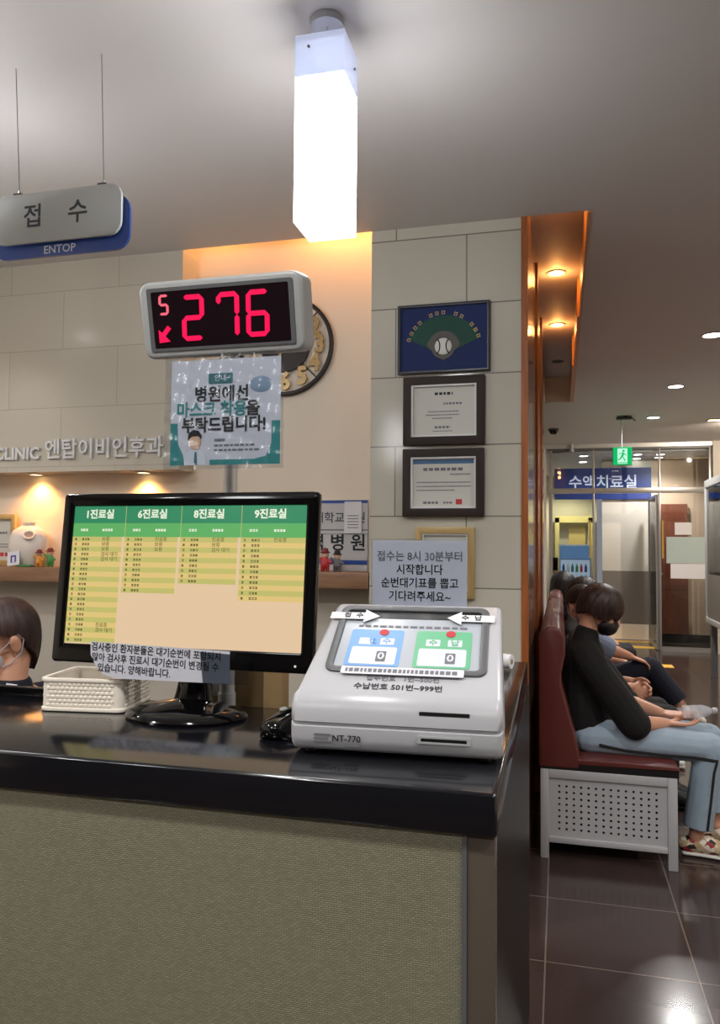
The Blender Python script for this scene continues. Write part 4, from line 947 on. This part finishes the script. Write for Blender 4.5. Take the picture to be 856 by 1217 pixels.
# bottle in the hands
q = MB(); bd = frame((.535, Y1-.005, .628), (0, 1, 0), (.16, 0, -1))   # local z points along the bottle
prof = [(.012, .0), (.027, .002), (.030, .008), (.030, .03), (.0285, .034), (.030, .038), (.030, .065), (.0285, .069), (.030, .073), (.029, .095), (.020, .118), (.0125, .128), (.0125, .142)]
t = thing('plastic_bottle', 'clear plastic water bottle with white cap held in the hands over denim knees', 'bottle', (.60, Y1, .61))
bz = V((1, 0, .10)).normalized(); MBt = frame((.555, Y1+.0, .632), V((0, 1, 0)), bz.cross(V((0, 1, 0))))
q.lathe(prof, PETG, n=24, M=MBt); q.build('bottle_body', t)
q = MB(); q.lathe([(.0145, .136), (.0145, .152), (.012, .156)], WHITEP, n=20, M=MBt); q.build('cap', t)
Y2 = 4.62
sitter(Y2, 'person in dark trousers with clasped hands, directly behind the one in denim', (.122, Y2-.01, 1.075), 8, -55, HAIRK, 'short', GREYC, CHARC,
       [((.13, Y2-.09, .505), (.56, Y2-.10, .492), (.55, Y2-.08, .10)), ((.13, Y2+.09, .505), (.53, Y2+.11, .492), (.57, Y2+.09, .10))],
       [((.11, Y2-.165, .87), (.20, Y2-.20, .62), (.375, Y2-.05, .635), (1, .35, -.55), (-.3, 1, -.3), (.3, 0, 1), 30), ((.11, Y2+.165, .87), (.20, Y2+.20, .62), (.385, Y2+.04, .650), (1, -.45, -.5), (-.3, -1, -.3), (.3, 0, 1), 34)],
       WHITEP, .006, (.085, .955), sleeve='short')
Y3 = 5.27
sitter(Y3, 'person in pale blue top with navy trousers and crossed leg, third on the bench', (.150, Y3, 1.095), 12, 0, HAIRK, 'short', BLUEC, NAVYC,
       [((.13, Y3-.09, .525), (.545, Y3-.06, .655), (.72, Y3-.10, .43)), ((.13, Y3+.09, .515), (.58, Y3+.10, .50), (.60, Y3+.09, .10))],
       [((.115, Y3-.165, .87), (.285, Y3-.19, .775), (.425, Y3-.11, .722), (1, .1, -.35), (0, 0, -1), (0, 1, 0), 24), ((.115, Y3+.165, .87), (.25, Y3+.20, .66), (.40, Y3+.05, .66), (1, -.3, -.1), (0, 0, -1), (0, -1, 0), 24)],
       WHITEP, .006, shoe_m=(SHOEW, SHOEW), sleeve='short')
p3 = [o for o in COL.objects if o.name.startswith('person')][-1]
ps = [o for o in COL.objects if o.type == 'EMPTY' and o.name.startswith('person')]
p2 = [o for o in ps if abs(o.location.y-Y2) < .01][0]; p3 = [o for o in ps if abs(o.location.y-Y3) < .01][0]
for dy in (-.08, .09): shoe(p2, (.58, Y2+dy, .09), (1, 0, 0), SHOEB, BLACKM)
shoe(p3, (.60, Y3+.09, .09), (1, 0, 0), SHOEW, SHOEW)
q = MB(); q.cap([(.715, Y3-.105, .405), (.77, Y3-.11, .385), (.84, Y3-.11, .350)], [(.036, .036), (.036, .038), (.022, .034)], SHOEW); q.build('shoe', p3, remesh=.006, sm=2)
Y4 = 7.0
sitter(Y4, 'person with long black hair and dark jacket on the farther bench', (.03, Y4, 1.075), 10, 10, HAIRK, 'long', CHARC, CHARC,
       [((.10, Y4-.09, .52), (.55, Y4-.09, .515), (.55, Y4-.08, .10)), ((.10, Y4+.09, .52), (.55, Y4+.10, .515), (.57, Y4+.09, .10))],
       [((.08, Y4-.16, .86), (.16, Y4-.19, .62), (.36, Y4-.06, .62), (1, .3, -.2), (0, .5, -1), (0, 1, .3), 25), ((.08, Y4+.16, .86), (.16, Y4+.19, .62), (.36, Y4+.06, .62), (1, -.3, -.2), (0, -.5, -1), (0, -1, .3), 25)],
       WHITEP, .007, (.05, .955))
p4 = [o for o in COL.objects if o.type == 'EMPTY' and o.name.startswith('person') and abs(o.location.y-Y4) < .01][0]
for dy in (-.08, .09): shoe(p4, (.56, Y4+dy, .09), (1, 0, 0), SHOEB, BLACKM)

# receptionist, seen from behind the counter, facing left
XR, YR = -1.628, 2.0
t = thing('person', 'receptionist with brown bob and white mask behind the counter, facing left', 'person', (XR, YR, .45))
M = headM((XR, YR, 1.124), 238, 10)
b = MB(); head(b, M); b.cap([(XR+.03, YR, .95), (XR+.03, YR, 1.02), M @ V((-.03, 0, -.04))], [(.055, .06), (.046, .05), (.05, .05)], SKIN); b.cap([(XR+.03, YR, .55), (XR+.05, YR, .75), (XR+.03, YR, .92)], [(.09, .13), (.09, .12), (.07, .14)], SKIN)
for sg in (-1, 1):
    b.cap([(XR+.04, YR+sg*.16, .90), (XR-.08, YR+sg*.20, .70)], [.042, .036], SKIN); b.cap([(XR-.08, YR+sg*.20, .70), (XR-.27, YR+sg*.10, .775)], [.036, .025], SKIN); hand(b, (XR-.27, YR+sg*.10, .775), (-1, -sg*.1, -.1), (0, 0, -1), (0, -sg, 0), 20)
    b.cap([(XR, YR+sg*.09, .53), (XR-.42, YR+sg*.10, .52)], [.06, .05], SKIN); b.cap([(XR-.42, YR+sg*.10, .52), (XR-.40, YR+sg*.10, .10), (XR-.40, YR+sg*.10, .05)], [.046, .034, .03], SKIN)
b.build('body', t, remesh=.006, sm=3)
face_parts(t, M, WHITEP, False)
q = MB(); q.cap([(XR+.01, YR, .50), (XR+.04, YR, .66), (XR+.045, YR, .82), (XR+.03, YR, .91), (XR+.03, YR, .97)], [(.12, .18), (.115, .17), (.112, .175), (.085, .17), (.06, .07)], NAVYC)
for sg in (-1, 1): q.cap([(XR+.035, YR+sg*.10, .91), (XR+.04, YR+sg*.165, .895), (XR-.08, YR+sg*.20, .70), (XR-.25, YR+sg*.11, .768)], [.06, .064, .058, .036], NAVYC)
q.build('uniform', t, remesh=.007, sm=2)
q = MB(); 
for sg in (-1, 1): q.cap([(XR, YR+sg*.09, .53), (XR-.42, YR+sg*.10, .52)], [.085, .07], NAVYC); q.cap([(XR-.42, YR+sg*.10, .52), (XR-.40, YR+sg*.10, .10)], [.068, .06], NAVYC)
q.build('trousers', t, remesh=.008, sm=2)
for sg in (-1, 1): shoe(t, (XR-.40, YR+sg*.10, .09), (-1, 0, 0), SHOEB, BLACKM)
q = MB(); q.prism([(-.02, -.02), (.022, -.024), (.018, .016), (-.012, .02)], 0, .004, PAPER, frame((XR+.095, YR-.085, .985), (1, .3, 0), (0, .35, 1))); q.build('collar_tag', t)
q = MB(); hair_cap(q, HAIRB, M, .035, .004, -.11, .098, .086, .120, flare=.2); q.build('hair', t, angle=80)
t = thing('office_stool', 'round staff stool under the receptionist', 'stool', (XR, YR, 0))
q = MB(); q.lathe([(.10, .40), (.19, .405), (.20, .43), (.18, .452)], BLACKM, (XR+.0, YR, 0)); q.build('seat', t); q = MB(); q.tube([(XR, YR, .04), (XR, YR, .41)], .025, STEEL); q.build('post', t); q = MB(); q.lathe([(.24, 0), (.24, .02), (.03, .05)], BLACKM, (XR, YR, .001)); q.build('base', t)

# ------------------------------------------------------------------ glass front, exit sign and room beyond
t = thing('glass_partition', 'frameless glass front with steel posts at the end of the corridor', 'glass partition', (.8, 11.3, 0))
GY = 11.30
for x, wd in ((-.135, .05), (.45, .028), (1.32, .028), (1.965, .03)):
    q = MB(); q.box((x-wd/2, GY-.025, 0), (x+wd/2, GY+.025, 2.795), STEEL); q.build('post', t, bevel=.003)
q = MB(); q.box((-.16, GY-.03, 2.16), (1.98, GY+.03, 2.235), STEEL); q.build('transom', t, bevel=.003)
q = MB(); q.box((-.16, GY-.03, 2.77), (1.98, GY+.03, 2.80), GREYD); q.build('top_rail', t)
for x0, x1, z0, z1 in ((-.11, .436, .06, 2.16), (-.11, .436, 2.235, 2.77), (.464, 1.306, 2.235, 2.77), (1.334, 1.95, .06, 2.16), (1.334, 1.95, 2.235, 2.77)):
    q = MB(); q.box((x0, GY-.006, z0), (x1, GY+.006, z1), GLASS); q.build('glass_pane', t)
for x0, x1 in ((-.16, .436), (1.334, 1.98)): q = MB(); q.box((x0, GY-.03, 0), (x1, GY+.03, .06), STEEL); q.build('sill', t)
for x in (.40, 1.352): q = MB(); q.tube([(x, GY-.06, 1.26), (x, GY-.06, 1.78)], .012, BRASSL); q.tube([(x, GY-.06, 1.30), (x, GY, 1.30)], .008, BRASSL); q.tube([(x, GY-.06, 1.74), (x, GY, 1.74)], .008, BRASSL); q.build('pull_handle', t)
t = thing('glass_door', 'open glass door leaf with long steel pull handle at the glass front', 'door', (1.18, 11.4, 0))
dm = frame((1.29, 11.34, 0), (-.02, 1, 0), (0, 0, 1))
q = MB(); q.box((.02, .06, -.006), (.80, 2.12, .006), GLASS, dm); q.build('glass_leaf', t)
q = MB(); q.box((.0, 0.01, -.015), (.03, 2.14, .015), STEEL, dm); q.box((.79, .01, -.015), (.82, 2.14, .015), STEEL, dm); q.box((.03, .01, -.015), (.79, .07, .015), STEEL, dm); q.box((.03, 2.10, -.015), (.79, 2.14, .015), STEEL, dm); q.build('door_frame', t)
q = MB(); q.tube([dm @ V((.70, .60, .05)), dm @ V((.70, 1.30, .05))], .014, STEEL); q.tube([dm @ V((.70, .70, .0)), dm @ V((.70, .70, .05))], .008, STEEL); q.tube([dm @ V((.70, 1.2, .0)), dm @ V((.70, 1.2, .05))], .008, STEEL); q.build('pull_handle', t)
def sheet(name, label, x0, z0, x1, z1, y, m, cat, group=None, nl=0):
    F = facing(0, y, 0); q = MB(); q.box((x0, z0, 0), (x1, z1, .003), m, F)
    o = q.build(name); tag(o, label, cat, group); return o
sheet('paper_sheet', 'small white paper sheet taped high on the glass before the wooden door', 1.511, 1.585, 1.724, 1.752, GY-.012, PAPER, 'paper', 'sheets on the glass')
sheet('frosted_panel', 'pale frosted panel on the glass front between two paper sheets', 1.402, 1.195, 1.889, 1.556, GY-.012, FROST, 'panel')
sheet('paper_sheet', 'wide white paper sheet taped low on the glass below the frosted panel', 1.453, .99, 1.929, 1.19, GY-.012, PAPER, 'paper', 'sheets on the glass')
# exit sign
t = thing('exit_sign', 'green lit exit sign with running figure hanging from the corridor ceiling', 'exit sign', (.67, 9.0, 2.53))
EG = flat('exit_green', (0, 190, 104), 1.0); EW = flat('exit_white', (200, 255, 226), 1.0)
F = facing(.668, 8.99, 2.42)
q = MB(); q.box((-.10, -.10, -.05), (.10, .10, 0), mat('exit_case', (20, 150, 90), .4), F); q.build('case', t, bevel=.004)
q = MB(); q.box((-.098, -.098, 0), (.098, .098, .002), EG, F); q.rrect(-.052, -.085, .052, .085, .004, .002, .003, EW, F); q.build('lit_face', t, smooth=False)
q = MB(); D = EG
q.prism(circ(.013, 14, .012, .058), .003, .004, D, F)
for p in ([(0, .045), (.02, .035), (.008, -.01), (-.016, -.006)], [(.0, -.005), (.012, -.012), (.034, -.05), (.022, -.058)], [(-.016, 0), (.0, -.012), (-.022, -.04), (-.05, -.044), (-.048, -.032), (-.028, -.028)], [(.018, .036), (.024, .028), (.044, .012), (.038, .006), (.014, .024)], [(.0, .044), (-.006, .034), (-.034, .018), (-.038, .028)], [(-.05, -.078), (.05, -.078), (.05, -.070), (-.05, -.070)]): q.prism(p, .003, .004, D, F)
q.build('running_figure', t, smooth=False)
q = MB(); q.tube([(.66, 9.01, 2.52), (.66, 9.01, CZ)], .008, STEELL); q.build('rod', t)
# ceiling fittings
t = thing('security_camera', 'small black dome camera on the ceiling by the wood wall end', 'camera', (-.08, 9.7, CZ)); q = MB(); q.lathe([(.02, -.07), (.045, -.05), (.055, -.02)], BLACKG, (-.08, 9.7, CZ)); q.build('dome', t); q = MB(); q.lathe([(.065, -.02), (.065, 0)], GREYD, (-.08, 9.7, CZ)); q.build('mount', t)
t = thing('security_camera', 'dark bullet camera on the ceiling beside the farthest downlight', 'camera', (.69, 8.9, CZ)); q = MB(); q.box((.60, 8.85, 2.815), (.76, 8.95, 2.838), BLACKM); q.build('housing', t, bevel=.006); q = MB(); q.tube([(.70, 8.9, 2.83), (.70, 8.9, CZ)], .02, GREYD); q.build('mount', t); q = MB(); q.tube([(.76, 8.9, 2.826), (.80, 8.88, 2.79)], .012, WHITEP); q.build('lens', t)
t = thing('sprinkler_head', 'small white sprinkler head on the header above the glass front', 'sprinkler', (.18, 11.2, 2.79)); q = MB(); q.lathe([(.03, -.06), (.03, -.03), (.018, -.025), (.018, 0.05)], WHITEP, (.16, 11.2, 2.80)); q.build('body', t)
t = thing('ceiling_light_slot', 'warm orange light slot in the ceiling at the right edge', 'ceiling light', (2.1, 9.7, CZ)); q = MB(); q.box((1.62, 9.3, CZ-.006), (2.6, 9.42, CZ), LAMPW); q.build('lens', t); spot('lamp', (2.0, 9.36, CZ-.04), 130, (1, .84, .68), 150, .7, .02, t, (-.2, .9, -1)); q = MB(); q.ring([(1.60, 9.28), (2.62, 9.28), (2.62, 9.44), (1.60, 9.44)], [(1.62, 9.3), (2.6, 9.3), (2.6, 9.42), (1.62, 9.42)], CZ-.008, CZ, WHITEP); q.build('trim', t)
# blue treatment room sign
t = thing('treatment_room_sign', 'blue overhead sign with white lettering behind the glass front', 'sign', (.63, 12.35, 2.14))
F = facing(0, 12.36, 0)
q = MB(); q.box((-.09, 2.14, -.03), (1.33, 2.62, 0), mat('blue_sign_face', (30, 50, 112), .35, emit=(24, 40, 104), es=.2), F); q.build('panel', t); q = MB(); q.text('수액치료실', F @ Matrix.Translation((.63, 2.39, .002)), .225, mat('sign_white', (206, 212, 236), .5, emit=(190, 196, 230), es=.3), .015, .004, sx=.98); q.build('lettering', t, smooth=False)
t = thing('wooden_door', 'reddish brown wooden door seen through the glass front', 'door', (1.62, 12.36, 0)); q = MB(); q.box((1.40, 12.33, .13), (1.83, 12.365, 2.06), WOODDR := wood_mat('reddish_door_veneer', (112, 58, 40), (128, 70, 50), .4)); q.build('leaf', t); q = MB(); q.box((1.405, 12.328, .78), (1.825, 12.331, .786), DARKF); q.build('groove', t); q = MB(); q.tube([(1.46, 12.30, 1.02), (1.46, 12.33, 1.02)], .02, STEEL); q.build('handle', t)
# drinks fridge far left
t = thing('vending_machine', 'glass fronted blue lit vending machine in the room beyond the glass', 'vending machine', (.24, 14.3, 0))
q = MB(); q.box((-.03, 14.06, 0), (.52, 14.6, 1.45), mat('vending_case', (168, 184, 206), .4)); q.build('cabinet', t, bevel=.01)
q = MB(); q.box((.0, 14.045, .35), (.49, 14.055, 1.18), flat('vending_glow', (160, 178, 198), .8)); q.build('lit_window', t); q = MB(); q.box((.0, 14.04, 1.20), (.49, 14.055, 1.42), flat('vending_header', (88, 124, 166), .8)); q.build('header', t)
q = MB()
for r_ in range(4):
    for c_ in range(6): q.lathe([(.022, 0), (.022, .09), (.010, .12), (.010, .14)], [BLUEP, PAPER, TEAL, GREENP, REDP, PURPLE][(r_*2+c_) % 6], (.05+.075*c_, 14.03, .40+.19*r_), 10)
q.build('drinks', t)
t = thing('doorway_frame', 'warm yellow lit doorway frame in the room far beyond the glass', 'doorway', (.2, 14.9, 0)); YL = mat('cream_casing', (226, 214, 150), .4)
q = MB(); q.box((-.10, 14.9, 0), (-.02, 15.0, 1.95), YL); q.box((.50, 14.9, 0), (.58, 15.0, 1.95), YL); q.box((-.10, 14.9, 1.86), (.58, 15.0, 1.98), YL); q.build('casing', t); q = MB(); q.box((.15, 15.04, .0), (.45, 15.1, 1.78), mat('cream_door', (216, 196, 128), .5)); q.build('door_leaf', t)
t = thing('purple_box', 'purple carton at the left of the vending machine', 'box', (-.10, 13.9, 0)); q = MB(); q.box((-.13, 13.8, 0), (-.045, 13.95, 1.22), SHELFW); q.build('stand', t); q = MB(); q.box((-.13, 13.8, 1.0), (-.045, 13.95, 1.22), PURPLE); q.build('carton', t)
# floor tape
for i, (x0, x1, y) in enumerate(((.60, 1.32, 12.3), (.60, 1.31, 11.62), (.60, 1.29, 9.88))):
    q = MB(); q.box((x0, y-.12, .0), (x1, y+.12, .002), YELLOW); tag(q.build('floor_tape'), f'yellow tape strip on the dark floor, {("farthest of the three beyond the glass", "middle one at the glass door", "nearest of the three by the seated people")[i]}', 'floor tape', 'yellow floor strips')
# glass screen to the right of the corridor
t = thing('glass_screen', 'pale framed glass screen along the right side of the corridor', 'partition', (1.6, 8.7, 0))
q = MB(); q.box((1.585, 7.0, .74), (1.60, 9.32, 2.08), GLASS); q.build('glass_pane', t); q = MB(); q.box((1.58, 7.0, .64), (1.605, 9.32, 1.12), FROSTD); q.build('lower_panel', t)
q = MB(); q.box((1.565, 6.96, 2.08), (1.62, 9.36, 2.16), STEELL); q.box((1.565, 9.32, .58), (1.62, 9.36, 2.08), STEELL); q.box((1.565, 6.96, .58), (1.62, 7.0, 2.08), STEELL); q.box((1.565, 7.0, .58), (1.62, 9.32, .64), STEELL); q.build('frame', t, bevel=.006)
for y in (7.05, 9.2): q = MB(); q.box((1.60, y, 0), (1.66, y+.08, .58), GREYD); q.build('leg', t)
q = MB(); q.box((1.605, 7.2, 1.3), (1.608, 9.0, 1.75), FROST); q.build('frosted_band', t)
